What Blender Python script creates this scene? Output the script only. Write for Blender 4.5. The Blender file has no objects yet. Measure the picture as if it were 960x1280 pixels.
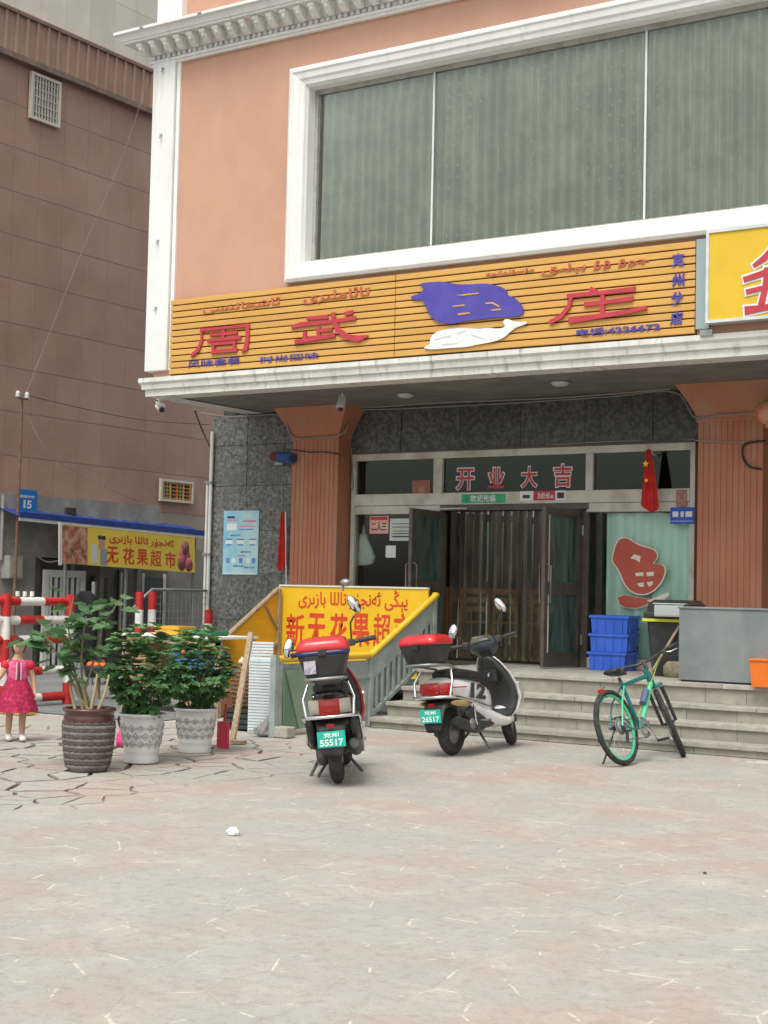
import bpy, bmesh, math, random
from mathutils import Vector, Matrix
from mathutils import noise as mnoise
random.seed(7)
SC = bpy.context.scene
COL = SC.collection
PI = math.pi
# ------------------------------------------------------------------ camera
F_PX, CAM_H = 1900.0, 1.45
YAW, PITCH, ROLL = math.radians(33.28), math.radians(3.0), math.radians(1.29)
Fv = Vector((-math.sin(YAW)*math.cos(PITCH), math.cos(YAW)*math.cos(PITCH), math.sin(PITCH)))
R0 = Vector((math.cos(YAW), math.sin(YAW), 0)); U0 = R0.cross(Fv)
Rv = math.cos(ROLL)*R0 + math.sin(ROLL)*U0
Uv = -math.sin(ROLL)*R0 + math.cos(ROLL)*U0
cd = bpy.data.cameras.new('camera'); cam = bpy.data.objects.new('camera', cd); COL.objects.link(cam)
cd.sensor_width = 36; cd.sensor_fit = 'AUTO'; cd.lens = F_PX/1280*36; cd.clip_end = 2000; cd.clip_start = .05
m3 = Matrix((Rv, Uv, -Fv)).transposed()
cam.matrix_world = Matrix.Translation((0, 0, CAM_H)) @ m3.to_4x4()
SC.camera = cam
# ------------------------------------------------------------------ sky, sun, exposure
SUN_EL, SUN_AZ = math.radians(60), math.radians(168)      # azimuth clockwise from +Y
w = bpy.data.worlds.new('World'); SC.world = w; w.use_nodes = True
nt = w.node_tree; bg = nt.nodes['Background']
sky = nt.nodes.new('ShaderNodeTexSky'); sky.sky_type = 'NISHITA'; sky.sun_disc = False
sky.sun_elevation = SUN_EL; sky.sun_rotation = SUN_AZ; sky.dust_density = 5; sky.air_density = 1.6
hs = nt.nodes.new('ShaderNodeHueSaturation'); hs.inputs['Saturation'].default_value = .22
nt.links.new(sky.outputs[0], hs.inputs['Color'])
tn = nt.nodes.new('ShaderNodeMixRGB'); tn.blend_type = 'MULTIPLY'; tn.inputs[0].default_value = 1; tn.inputs[2].default_value = (.97, 1, .985, 1)   # hazy dust-laden overcast
nt.links.new(hs.outputs[0], tn.inputs[1]); nt.links.new(tn.outputs[0], bg.inputs[0])
bg.inputs[1].default_value = .15
sd = bpy.data.lights.new('sun', 'SUN'); sd.energy = 1.15; sd.angle = math.radians(18); sd.color = (1, .985, .93)
sun = bpy.data.objects.new('sun', sd); COL.objects.link(sun)
dv = Vector((math.sin(SUN_AZ)*math.cos(SUN_EL), math.cos(SUN_AZ)*math.cos(SUN_EL), math.sin(SUN_EL)))
sun.rotation_euler = dv.to_track_quat('Z', 'Y').to_euler(); sun.location = dv*40
SC.view_settings.view_transform = 'Standard'; SC.view_settings.look = 'None'
SC.view_settings.gamma = 1; SC.view_settings.exposure = 0.40
SC.cycles.max_bounces = 8; SC.cycles.transparent_max_bounces = 24
# ------------------------------------------------------------------ survey helpers: a photo point on a known plane of the place
def ray(x, y): return Fv + Rv*((x-480)/F_PX) - Uv*((y-640)/F_PX)
def at(x, y, Y):
    d = ray(x, y); t = Y/d.y; return Vector((d.x*t, Y, d.z*t+CAM_H))
def atX(x, y, X):
    d = ray(x, y); t = X/d.x; return Vector((X, d.y*t, d.z*t+CAM_H))
def gr(x, y, z=0.0):
    d = ray(x, y); t = (z-CAM_H)/d.z; return Vector((d.x*t, d.y*t, z))
def proj(p):
    v = Vector(p)-Vector((0, 0, CAM_H)); d = v.dot(Fv)
    return 480+F_PX*v.dot(Rv)/d, 640-F_PX*v.dot(Uv)/d, d
# ------------------------------------------------------------------ materials
MATS = {}
def M(name, c1, c2=None, scale=6, rough=.6, metal=0, bump=0, bscale=60, var=0, spec=.4, lo=.4, hi=.6, detail=6, stretch=None, local=False, trans=0, c3=None, s3=1.5, sat=1, coat=0, st3=None, lo3=.48, hi3=.7, leafy=0):
    if name in MATS: return MATS[name]
    m = bpy.data.materials.new(name); m.use_nodes = True; N = m.node_tree.nodes; L = m.node_tree.links
    b = N['Principled BSDF']; b.inputs['Roughness'].default_value = rough; b.inputs['Metallic'].default_value = metal
    b.inputs['Specular IOR Level'].default_value = spec
    if coat: b.inputs['Coat Weight'].default_value = coat; b.inputs['Coat Roughness'].default_value = .08
    tc = N.new('ShaderNodeTexCoord'); geo = N.new('ShaderNodeNewGeometry')
    src = tc.outputs['Object'] if local else geo.outputs['Position']
    mp = N.new('ShaderNodeMapping'); L.new(src, mp.inputs[0])
    if stretch: mp.inputs['Scale'].default_value = stretch
    col = None
    if c2 is not None:
        n = N.new('ShaderNodeTexNoise'); n.inputs['Scale'].default_value = scale; n.inputs['Detail'].default_value = detail; n.inputs['Roughness'].default_value = .62
        L.new(mp.outputs[0], n.inputs['Vector'])
        r = N.new('ShaderNodeValToRGB'); r.color_ramp.elements[0].position = lo; r.color_ramp.elements[1].position = hi
        r.color_ramp.elements[0].color = (*c1, 1); r.color_ramp.elements[1].color = (*c2, 1)
        L.new(n.outputs['Fac'], r.inputs[0]); col = r.outputs[0]
        if c3 is not None:
            n3 = N.new('ShaderNodeTexNoise'); n3.inputs['Scale'].default_value = s3; n3.inputs['Detail'].default_value = 5
            mp3 = mp
            if st3: mp3 = N.new('ShaderNodeMapping'); mp3.inputs['Scale'].default_value = st3; L.new(src, mp3.inputs[0])
            L.new(mp3.outputs[0], n3.inputs['Vector'])
            r3 = N.new('ShaderNodeValToRGB'); r3.color_ramp.elements[0].position = lo3; r3.color_ramp.elements[1].position = hi3
            L.new(n3.outputs['Fac'], r3.inputs[0])
            mx = N.new('ShaderNodeMixRGB'); L.new(r3.outputs[0], mx.inputs[0]); L.new(col, mx.inputs[1]); mx.inputs[2].default_value = (*c3, 1); col = mx.outputs[0]
    if var:
        oi = N.new('ShaderNodeObjectInfo'); hv = N.new('ShaderNodeHueSaturation')
        mr = N.new('ShaderNodeMapRange'); mr.inputs[3].default_value = 1-var; mr.inputs[4].default_value = 1+var
        L.new(oi.outputs['Random'], mr.inputs[0]); L.new(mr.outputs[0], hv.inputs['Value'])
        if col: L.new(col, hv.inputs['Color'])
        else: hv.inputs['Color'].default_value = (*c1, 1)
        col = hv.outputs[0]
    if col: L.new(col, b.inputs['Base Color'])
    else: b.inputs['Base Color'].default_value = (*c1, 1)
    if bump:
        n2 = N.new('ShaderNodeTexNoise'); n2.inputs['Scale'].default_value = bscale; n2.inputs['Detail'].default_value = 4
        L.new(mp.outputs[0], n2.inputs['Vector'])
        bp = N.new('ShaderNodeBump'); bp.inputs['Strength'].default_value = bump; bp.inputs['Distance'].default_value = .01
        L.new(n2.outputs['Fac'], bp.inputs['Height']); L.new(bp.outputs[0], b.inputs['Normal'])
    if leafy:
        tl = N.new('ShaderNodeBsdfTranslucent'); ms = N.new('ShaderNodeMixShader'); ms.inputs[0].default_value = leafy
        if col: L.new(col, tl.inputs[0])
        L.new(b.outputs[0], ms.inputs[1]); L.new(tl.outputs[0], ms.inputs[2]); L.new(ms.outputs[0], N['Material Output'].inputs[0])
    if trans: b.inputs['Transmission Weight'].default_value = trans
    MATS[name] = m; return m
def glass(name, tint=(.75, .85, .8), refl=.9, milk=0.0, milkcol=(.7, .75, .7), ior=1.5):
    if name in MATS: return MATS[name]
    m = bpy.data.materials.new(name); m.use_nodes = True; N = m.node_tree.nodes; L = m.node_tree.links
    N.remove(N['Principled BSDF']); out = N['Material Output']
    t = N.new('ShaderNodeBsdfTransparent'); t.inputs[0].default_value = (*tint, 1)
    g = N.new('ShaderNodeBsdfGlossy'); g.inputs['Roughness'].default_value = .03; g.inputs[0].default_value = (refl, refl, refl, 1)
    fr = N.new('ShaderNodeFresnel'); fr.inputs[0].default_value = ior
    mx = N.new('ShaderNodeMixShader'); L.new(fr.outputs[0], mx.inputs[0])
    if milk:
        d = N.new('ShaderNodeBsdfDiffuse'); d.inputs[0].default_value = (*milkcol, 1)
        geo = N.new('ShaderNodeNewGeometry'); n = N.new('ShaderNodeTexNoise'); n.inputs['Scale'].default_value = 2.5
        mpp = N.new('ShaderNodeMapping'); mpp.inputs['Scale'].default_value = (6, 6, 1); L.new(geo.outputs['Position'], mpp.inputs[0]); L.new(mpp.outputs[0], n.inputs['Vector'])
        mr = N.new('ShaderNodeMapRange'); mr.inputs[1].default_value = .3; mr.inputs[2].default_value = .7; mr.inputs[3].default_value = milk*.4; mr.inputs[4].default_value = milk*1.5
        L.new(n.outputs['Fac'], mr.inputs[0])
        m2 = N.new('ShaderNodeMixShader'); L.new(mr.outputs[0], m2.inputs[0]); L.new(t.outputs[0], m2.inputs[1]); L.new(d.outputs[0], m2.inputs[2])
        L.new(m2.outputs[0], mx.inputs[1])
    else: L.new(t.outputs[0], mx.inputs[1])
    L.new(g.outputs[0], mx.inputs[2]); L.new(mx.outputs[0], out.inputs[0])
    MATS[name] = m; return m
# ------------------------------------------------------------------ mesh builder
OFF = {}
class MB:
    def __init__(s): s.v = []; s.f = []; s.sm = []
    def add(s, vs, fs, smooth=False, T=None):
        o = len(s.v)
        s.v += [(T @ Vector(p)) if T else Vector(p) for p in vs]
        s.f += [tuple(i+o for i in f) for f in fs]; s.sm += [smooth]*len(fs); return s
    def box(s, a, b, T=None, bev=0):
        x0, x1 = sorted((a[0], b[0])); y0, y1 = sorted((a[1], b[1])); z0, z1 = sorted((a[2], b[2]))
        if bev:
            bm = bmesh.new(); bmesh.ops.create_cube(bm, size=1)
            for v in bm.verts: v.co = Vector(((x0+x1)/2+v.co.x*(x1-x0), (y0+y1)/2+v.co.y*(y1-y0), (z0+z1)/2+v.co.z*(z1-z0)))
            bmesh.ops.bevel(bm, geom=bm.edges[:], offset=min(bev, .45*min(x1-x0, y1-y0, z1-z0)), segments=2, affect='EDGES', profile=.6)
            bm.verts.index_update(); s.add([v.co.copy() for v in bm.verts], [[v.index for v in f.verts] for f in bm.faces], False, T); bm.free(); return s
        return s.add([(x0,y0,z0),(x1,y0,z0),(x1,y1,z0),(x0,y1,z0),(x0,y0,z1),(x1,y0,z1),(x1,y1,z1),(x0,y1,z1)],
              [(3,2,1,0),(4,5,6,7),(0,1,5,4),(1,2,6,5),(2,3,7,6),(3,0,4,7)], False, T)
    def prism(s, poly, d, T=None, smooth=False):
        """poly: list of 2D points (a,b) in local XZ; thickness d along +Y (0..d)"""
        n = len(poly)
        ar = sum(poly[i][0]*poly[(i+1) % n][1]-poly[(i+1) % n][0]*poly[i][1] for i in range(n))
        if ar < 0: poly = poly[::-1]
        vs = [(p[0], 0, p[1]) for p in poly]+[(p[0], d, p[1]) for p in poly]
        fs = [tuple(range(n)), tuple(range(2*n-1, n-1, -1))]
        fs += [(i, i+n, (i+1) % n+n, (i+1) % n) for i in range(n)]
        return s.add(vs, fs, smooth, T)
    def tube(s, pts, r, n=8, caps=True, T=None, closed=False):
        pts = [Vector(p) for p in pts]; N = len(pts)
        rs = r if isinstance(r, (list, tuple)) else [r]*N
        vs = []; up = None
        for i, p in enumerate(pts):
            if closed: t = (pts[(i+1) % N]-pts[i-1])
            else: t = (pts[min(i+1, N-1)]-pts[max(i-1, 0)])
            t = t.normalized() if t.length > 1e-9 else Vector((0, 0, 1))
            if up is None:
                up = Vector((0, 0, 1)) if abs(t.z) < .9 else Vector((1, 0, 0))
            a = t.cross(up)
            if a.length < 1e-6: a = t.orthogonal()
            a.normalize(); b = a.cross(t).normalized(); up = b
            for k in range(n):
                q = 2*PI*k/n; vs.append(p+a*(rs[i]*math.cos(q))+b*(rs[i]*math.sin(q)))
        fs = []
        for i in range(N if closed else N-1):
            for k in range(n):
                j = (i+1) % N
                fs.append((i*n+k, i*n+(k+1) % n, j*n+(k+1) % n, j*n+k))
        s.add(vs, fs, True, T)
        if caps and not closed: s.add(vs[:n], [tuple(range(n-1, -1, -1))], False, T); s.add(vs[-n:], [tuple(range(n))], False, T)
        return s
    def lathe(s, prof, c=(0, 0, 0), n=24, T=None, axis='z', smooth=True, lobes=None):
        vs = []; fs = []; m = len(prof)
        for k in range(n):
            a = 2*PI*k/n; ca, sa = math.cos(a), math.sin(a)
            for r, z in prof:
                if axis == 'z': vs.append((c[0]+r*ca, c[1]+r*sa, c[2]+z))
                elif axis == 'y': vs.append((c[0]+r*ca, c[1]+z, c[2]+r*sa))
                else: vs.append((c[0]+z, c[1]+r*ca, c[2]+r*sa))
        for k in range(n):
            k2 = (k+1) % n
            for i in range(m-1):
                q = (k*m+i, k2*m+i, k2*m+i+1, k*m+i+1)
                fs.append(q if axis != 'y' else q[::-1])
        return s.add(vs, fs, smooth, T)
    def loft(s, rings, caps=True, smooth=True, T=None, closed=False):
        n = len(rings[0]); vs = [p for r in rings for p in r]; fs = []
        for i in range(len(rings)-1+(1 if closed else 0)):
            j = (i+1) % len(rings)
            for k in range(n):
                fs.append((i*n+k, i*n+(k+1) % n, j*n+(k+1) % n, j*n+k))
        if caps and not closed: fs += [tuple(range(n-1, -1, -1)), tuple(range((len(rings)-1)*n, len(rings)*n))]
        return s.add(vs, fs, smooth, T)
    def sphere(s, c, r, nu=14, nv=9, T=None):
        rx, ry, rz = r if isinstance(r, (tuple, list)) else (r, r, r)
        rings = []
        for j in range(1, nv):
            th = PI*j/nv
            rings.append([(c[0]+rx*math.sin(th)*math.cos(2*PI*k/nu), c[1]+ry*math.sin(th)*math.sin(2*PI*k/nu), c[2]-rz*math.cos(th)) for k in range(nu)])
        return s.loft(rings, True, True, T)
    def build(s, name, mat, parent=None, loc=None, uvfix=False):
        off = OFF[parent.name] if parent is not None else Vector(loc if loc is not None else (0, 0, 0))
        me = bpy.data.meshes.new(name)
        me.from_pydata([tuple(p-off) for p in s.v], [], s.f)
        me.polygons.foreach_set('use_smooth', s.sm)
        me.materials.append(mat); me.update()
        o = bpy.data.objects.new(name, me); COL.objects.link(o)
        if parent is not None: o.parent = parent
        else: o.location = off
        OFF[o.name] = off
        return o
def tag(o, label=None, cat=None, group=None, kind=None):
    if label: o['label'] = label
    if cat: o['category'] = cat
    if group: o['group'] = group
    if kind: o['kind'] = kind
    return o
def thing(name, label, cat, loc=(0, 0, 0), group=None):
    o = bpy.data.objects.new(name, None); COL.objects.link(o); o.location = loc; o.empty_display_size = .2
    OFF[o.name] = Vector(loc); return tag(o, label, cat, group)
def bx(name, a, b, mat, parent=None, bev=0): return MB().box(a, b, None, bev).build(name, mat, parent)
def share(name, src, parent, loc, rot=None, scale=None):
    """a piece that shares its mesh with src; loc is a world position"""
    o = bpy.data.objects.new(name, src.data); COL.objects.link(o); o.parent = parent; o.location = Vector(loc)-OFF[parent.name]
    if rot: o.rotation_euler = rot
    if scale: o.scale = scale
    OFF[o.name] = OFF[parent.name]; return o
def se(x, zc, hw, hh, n=16, e=2.6, yc=0):
    """superellipse ring in the YZ plane at x"""
    out = []
    for k in range(n):
        a = 2*PI*k/n; c, s_ = math.cos(a), math.sin(a)
        out.append((x, yc+hw*math.copysign(abs(c)**(2/e), c), zc+hh*math.copysign(abs(s_)**(2/e), s_)))
    return out
def arc(c, r, a0, a1, n, plane='xz'):
    o = []
    for i in range(n+1):
        a = a0+(a1-a0)*i/n
        o.append((c[0]+r*math.cos(a), c[1], c[2]+r*math.sin(a)) if plane == 'xz' else (c[0]+r*math.cos(a), c[1]+r*math.sin(a), c[2]))
    return o
# ------------------------------------------------------------------ lettering
AF = {'ا':'ﺍﺎ','ە':'ﻩﻪ','ب':'ﺏﺐﺑﺒ','پ':'ﭖﭗﭘﭙ','ت':'ﺕﺖﺗﺘ','ج':'ﺝﺞﺟﺠ','خ':'ﺥﺦﺧﺨ','ر':'ﺭﺮ','ز':'ﺯﺰ','س':'ﺱﺲﺳﺴ','ش':'ﺵﺶﺷﺸ','ق':'ﻕﻖﻗﻘ','ڭ':'ﯓﯔﯕﯖ','ل':'ﻝﻞﻟﻠ','م':'ﻡﻢﻣﻤ','ن':'ﻥﻦﻧﻨ','و':'ﻭﻮ','ۇ':'ﯗﯘ','ۈ':'ﯛﯜ','ۋ':'ﯞﯟ','ې':'ﯤﯥﯦﯧ','ى':'ﻯﻰﯨﯩ','ي':'ﻱﻲﻳﻴ','ئ':'ﺉﺊﺋﺌ','چ':'ﭺﭻﭼﭽ'}
def uy(t):
    out = []
    for wd in t.split(' '):
        r = ''; prev = False
        for i, ch in enumerate(wd):
            f = AF[ch]; nx = i+1 < len(wd) and len(f) == 4
            r += f[(3 if nx else 1) if prev else (2 if nx else 0)]; prev = nx
        out.append(r)
    return ' '.join(out)[::-1]
def text(name, body, mat, parent, p0, ux, uz, width, height, bold=0.0, depth=.004, normal=None, gapw=.2):
    """lettering as thin raised geometry: lower-left corner p0, axes ux (reading) and uz (up), box width x height"""
    c = bpy.data.curves.new('lettering', 'FONT'); c.body = body; c.size = 1; c.extrude = .01; c.offset = bold; c.resolution_u = 3
    t = bpy.data.objects.new('lettering', c); COL.objects.link(t)
    dg = bpy.context.evaluated_depsgraph_get(); me = bpy.data.meshes.new_from_object(t.evaluated_get(dg))
    bpy.data.objects.remove(t); bpy.data.curves.remove(c)
    bm = bmesh.new(); bm.from_mesh(me); bmesh.ops.remove_doubles(bm, verts=bm.verts, dist=1e-5)
    xs = [v.co.x for v in bm.verts]; ys = [v.co.y for v in bm.verts]
    x0, x1, y0, y1 = min(xs), max(xs), min(ys), max(ys)
    ux = Vector(ux).normalized(); uz = Vector(uz).normalized(); nn = Vector(normal) if normal else uz.cross(ux)*-1
    nn = ux.cross(uz).normalized()          # points towards the reader
    seen = set(); isl = 0; groups = []; bm.faces.index_update()
    for v in bm.verts:
        if v in seen: continue
        st = [v]; seen.add(v); mem = []; lo, hi = 9e9, -9e9
        while st:
            q = st.pop(); mem.append(q); lo = min(lo, q.co.x); hi = max(hi, q.co.x)
            for e in q.link_edges:
                r = e.other_vert(q)
                if r not in seen: seen.add(r); st.append(r)
            z = depth*(.5+.5*(q.co.z/.01)) + (isl % 3)*.0007
            q.co = Vector(p0)+ux*((q.co.x-x0)/(x1-x0)*width)+uz*((q.co.y-y0)/(y1-y0)*height)+nn*z
        isl += 1; groups.append((lo, hi, mem))
    groups.sort(key=lambda g: g[0]); words = []
    for lo, hi, mem in groups:                      # one object for each word
        if words and lo < words[-1][0]+gapw: words[-1][0] = max(words[-1][0], hi); words[-1][1] += mem
        else: words.append([hi, list(mem)])
    res = None
    for hi, mem in words:
        ix = {v: i for i, v in enumerate(mem)}; mb = MB(); fcs = {f for v in mem for f in v.link_faces}
        mb.add([v.co.copy() for v in mem], [[ix[v] for v in f.verts] for f in sorted(fcs, key=lambda f: f.index)]); res = mb.build(name, mat, parent)
    bm.free(); bpy.data.meshes.remove(me)
    return res
def strokes(name, sts, mat, parent, p0, ux, uz, width, height, depth=.006, grow=0.0):
    """brush strokes: each a list of (x,y,w) in the unit box"""
    ux = Vector(ux).normalized(); uz = Vector(uz).normalized(); nn = ux.cross(uz).normalized(); mb = MB()
    for k, st in enumerate(sts):
        pts = [(Vector((p[0]*width, p[1]*height)), p[2]*height*.66+grow) for p in st]; L_, R_ = [], []
        for i, (p, hw) in enumerate(pts):
            t = (pts[min(i+1, len(pts)-1)][0]-pts[max(i-1, 0)][0]).normalized(); n = Vector((-t.y, t.x))
            e = t*grow*((i == len(pts)-1)-(i == 0))
            L_.append(p+n*hw+e); R_.append(p-n*hw+e)
        poly = L_+R_[::-1]; n = len(poly); d = depth+(k % 4)*.0008
        vs = [Vector(p0)+ux*q.x+uz*q.y for q in poly]+[Vector(p0)+ux*q.x+uz*q.y+nn*d for q in poly]
        m = len(L_); fs = []
        for i in range(m-1):
            fs.append((n+i, n+2*m-1-i, n+2*m-2-i, n+i+1))
        fs += [(i, (i+1) % n, (i+1) % n+n, i+n) for i in range(n)]
        mb.add(vs, fs)
    return mb.build(name, mat, parent)
def polydecal(name, poly, mat, parent, depth=.006, flip=None, base=None):
    """flat cut-out from world points on one plane, given thickness towards -Y; outlines of many points are rounded"""
    poly = [Vector(p) for p in poly]
    if len(poly) > 14:
        for _ in range(2): poly = [q for a, b in zip(poly, poly[1:]+poly[:1]) for q in (a.lerp(b, .25), a.lerp(b, .75))]
    n = len(poly); mb = MB(); vs = [Vector(p) for p in poly]
    ax = sum(vs[i].x*vs[(i+1) % n].z-vs[(i+1) % n].x*vs[i].z for i in range(n))
    if ax < 0: vs = vs[::-1]
    fr = [v+Vector((0, -depth, 0)) for v in vs]
    mb.add(fr+vs, [tuple(range(n))]+[(i, i+n, (i+1) % n+n, (i+1) % n) for i in range(n)])
    return mb.build(name, mat, parent)
# ================================================================== materials of the place
m_pink = M('pink_render', (.57, .32, .225), (.53, .295, .21), 1.3, .85, bump=.15, bscale=120, c3=(.58, .36, .27), s3=1.6, st3=(1.2, 1.2, .3), lo3=.5, hi3=.85)
m_white = M('white_stucco', (.80, .80, .77), (.73, .73, .70), 2.2, .7, bump=.1, bscale=60, lo=.35, hi=.7, c3=(.58, .57, .52), s3=2.6, st3=(3.2, 3.2, .35), lo3=.58, hi3=.88)
m_whited = M('white_stucco_dusty', (.74, .73, .68), (.56, .55, .50), 3.5, .75, lo=.4, hi=.75, stretch=(1, 1, .35), c3=(.30, .285, .25), s3=5, st3=(2.5, 1, .6), lo3=.55, hi3=.82)
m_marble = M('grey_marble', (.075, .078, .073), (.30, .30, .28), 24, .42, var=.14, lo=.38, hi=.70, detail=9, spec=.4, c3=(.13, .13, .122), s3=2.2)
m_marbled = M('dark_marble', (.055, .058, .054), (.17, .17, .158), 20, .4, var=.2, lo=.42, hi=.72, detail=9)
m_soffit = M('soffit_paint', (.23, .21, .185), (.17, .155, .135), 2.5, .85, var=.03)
m_pillar = M('terracotta_cladding', (.48, .185, .105), (.43, .16, .09), 1.8, .6, bump=.05, var=.03, c3=(.44, .22, .15), s3=2.2, st3=(2, 2, .3))
m_grout = M('dark_grout', (.05, .047, .043), rough=.9)
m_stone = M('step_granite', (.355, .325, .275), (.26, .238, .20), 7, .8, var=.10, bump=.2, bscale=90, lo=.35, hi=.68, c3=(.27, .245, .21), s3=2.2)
m_alu = M('aged_white_aluminium', (.62, .60, .53), (.50, .47, .40), 3, .5, lo=.4, hi=.75, c3=(.45, .40, .32), s3=4)
m_dkframe = M('dark_bronze_frame', (.07, .056, .044), (.10, .08, .062), 6, .4, spec=.5)
m_glassd = glass('door_glass', (.94, .97, .95), .85)
m_glassu = glass('upper_window_glass', (.92, .95, .90), .9, ior=1.5)
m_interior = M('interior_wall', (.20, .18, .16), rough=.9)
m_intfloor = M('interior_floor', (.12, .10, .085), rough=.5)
m_dark = M('black_rubber', (.025, .025, .025), (.05, .048, .045), 20, .65)
m_blackp = M('black_plastic', (.024, .025, .027), (.06, .058, .054), 7, .42, spec=.5, local=True, lo=.45, hi=.8)
m_steel = M('galvanised_steel', (.36, .38, .38), (.27, .29, .29), 5, .42, metal=.55, lo=.35, hi=.65)
m_chrome = M('chrome', (.75, .75, .76), rough=.12, metal=1)
m_red = M('red_paint', (.55, .03, .03), (.42, .025, .025), 6, .45)
m_wpaint = M('white_paint', (.78, .77, .73), (.66, .65, .61), 6, .5)
m_wood = M('weathered_wood', (.40, .30, .20), (.28, .20, .13), 9, .8, stretch=(6, 6, .6), bump=.2)
m_cable = M('grey_cable', (.30, .28, .25), rough=.7)
m_cabled = M('black_cable', (.03, .03, .03), rough=.7)
# ================================================================== ground
m_asphalt = M('lane_asphalt', (.20, .21, .21), (.15, .155, .155), 5, .9, bump=.3, bscale=150, c3=(.26, .26, .25), s3=.7)
def paving_mat(name, joints):
    m = bpy.data.materials.new(name); m.use_nodes = True; N = m.node_tree.nodes; L = m.node_tree.links; b = N['Principled BSDF']
    b.inputs['Roughness'].default_value = .88; b.inputs['Specular IOR Level'].default_value = .25
    g = N.new('ShaderNodeNewGeometry')
    def noise(sc, de, ro=.6):
        n = N.new('ShaderNodeTexNoise'); n.inputs['Scale'].default_value = sc; n.inputs['Detail'].default_value = de; n.inputs['Roughness'].default_value = ro
        L.new(g.outputs['Position'], n.inputs['Vector']); return n.outputs['Fac']
    def ramp(f, p0, p1, c0=(0, 0, 0), c1=(1, 1, 1)):
        r = N.new('ShaderNodeValToRGB'); r.color_ramp.elements[0].position = p0; r.color_ramp.elements[1].position = p1
        r.color_ramp.elements[0].color = (*c0, 1); r.color_ramp.elements[1].color = (*c1, 1); L.new(f, r.inputs[0]); return r.outputs[0]
    def mix(f, a, c):
        x = N.new('ShaderNodeMixRGB')
        if isinstance(f, float): x.inputs[0].default_value = f
        else: L.new(f, x.inputs[0])
        for i, q in ((1, a), (2, c)):
            if isinstance(q, tuple): x.inputs[i].default_value = (*q, 1)
            else: L.new(q, x.inputs[i])
        return x.outputs[0]
    grey, pink, pale = (.385, .36, .325), (.415, .305, .262), (.47, .435, .39)
    c = mix(ramp(noise(.75, 6, .65), .46, .70), grey, pink)
    c = mix(ramp(noise(2.3, 6, .7), .50, .75), c, pale)
    c = mix(ramp(noise(14, 5, .7), .50, .85), c, (.27, .235, .205))
    c = mix(ramp(noise(95, 3), .55, .85), c, (.24, .21, .19))
    if joints:      # mortar: cream where it is still clean, dusty like the stones elsewhere, red where the bed is bare
        clean = ramp(noise(4.6, 4, .7), .53, .58)
        c = mix(clean, c, (.56, .52, .435))
        sx = N.new('ShaderNodeSeparateXYZ'); L.new(g.outputs['Position'], sx.inputs[0])
        at_ = N.new('ShaderNodeAttribute'); at_.attribute_name = 'bare'
        bare = mix(ramp(noise(5, 5), .4, .62), (.20, .075, .058), (.12, .085, .07))
        c = mix(at_.outputs['Fac'], c, bare)
    else:
        oi = N.new('ShaderNodeObjectInfo'); hv = N.new('ShaderNodeHueSaturation'); mr = N.new('ShaderNodeMapRange')
        mr.inputs[3].default_value = .965; mr.inputs[4].default_value = 1.03
        L.new(oi.outputs['Random'], mr.inputs[0]); L.new(mr.outputs[0], hv.inputs['Value']); L.new(c, hv.inputs['Color']); c = hv.outputs[0]
    L.new(c, b.inputs['Base Color'])
    bp = N.new('ShaderNodeBump'); bp.inputs['Strength'].default_value = .35; bp.inputs['Distance'].default_value = .012
    L.new(noise(38, 6, .7), bp.inputs['Height']); L.new(bp.outputs[0], b.inputs['Normal'])
    return m
m_slab = paving_mat('worn_paving', False); m_mortar = paving_mat('paving_mortar', True)
tag(MB().add([(-300, -300, -.02), (300, -300, -.02), (300, 300, -.02), (-300, 300, -.02)], [(0, 1, 2, 3)]).build('ground', m_asphalt), kind='structure')
def baref(x, y):
    """where the paving near the potted plants has lost its mortar"""
    v = mnoise.noise(Vector((x*1.1, y*1.1, 3.3)))*.5
    a = max(0, 1-math.hypot((x+9.6)/3.1, (y-9.9)/2.5)); b = max(0, 1-math.hypot((x+8.2)/1.3, (y-7.6)/1.6))
    q = max(a, b)
    return max(0, min(1, (q*1.25+v*.9*min(1, q*5)-.12)*2.2))
# mortar bed as one sheet, finely divided so that the bare patches can be told apart
gx = [-17+.25*i for i in range(81)]; gy = [0.5+.25*i for i in range(58)]
mb = MB(); mb.add([(x, y, -.0055-.014*baref(x, y)) for y in gy for x in gx], [(j*81+i, j*81+i+1, (j+1)*81+i+1, (j+1)*81+i) for j in range(57) for i in range(80)])
pavement = mb.build('pavement', m_mortar); tag(pavement, kind='structure')
atn = pavement.data.attributes.new('bare', 'FLOAT', 'POINT')
atn.data.foreach_set('value', [baref(v.co.x, v.co.y) for v in pavement.data.vertices])
# stones: an irregular crazy-paving of Voronoi cells
rp = random.Random(11); sp = .34; seeds = {}
for i in range(-50, 12):
    for j in range(0, 44):
        seeds[(i, j)] = (i*sp+sp*rp.uniform(-.46, .46), .6+j*sp+sp*rp.uniform(-.46, .46))
def clip(poly, p, q, gap):
    mx, my = (p[0]+q[0])/2, (p[1]+q[1])/2; dx, dy = q[0]-p[0], q[1]-p[1]; l = math.hypot(dx, dy); dx /= l; dy /= l
    lim = mx*dx+my*dy-gap; out = []
    for a, b in zip(poly, poly[1:]+poly[:1]):
        da = a[0]*dx+a[1]*dy-lim; db = b[0]*dx+b[1]*dy-lim
        if da <= 0: out.append(a)
        if (da < 0) != (db < 0) and abs(da-db) > 1e-12:
            t = da/(da-db); out.append((a[0]+(b[0]-a[0])*t, a[1]+(b[1]-a[1])*t))
    return out
def lane_edge(x): return 12.35 + (x+11.5)*.02      # behind this line, left of the steps, the lane's asphalt begins
cells = []
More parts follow.
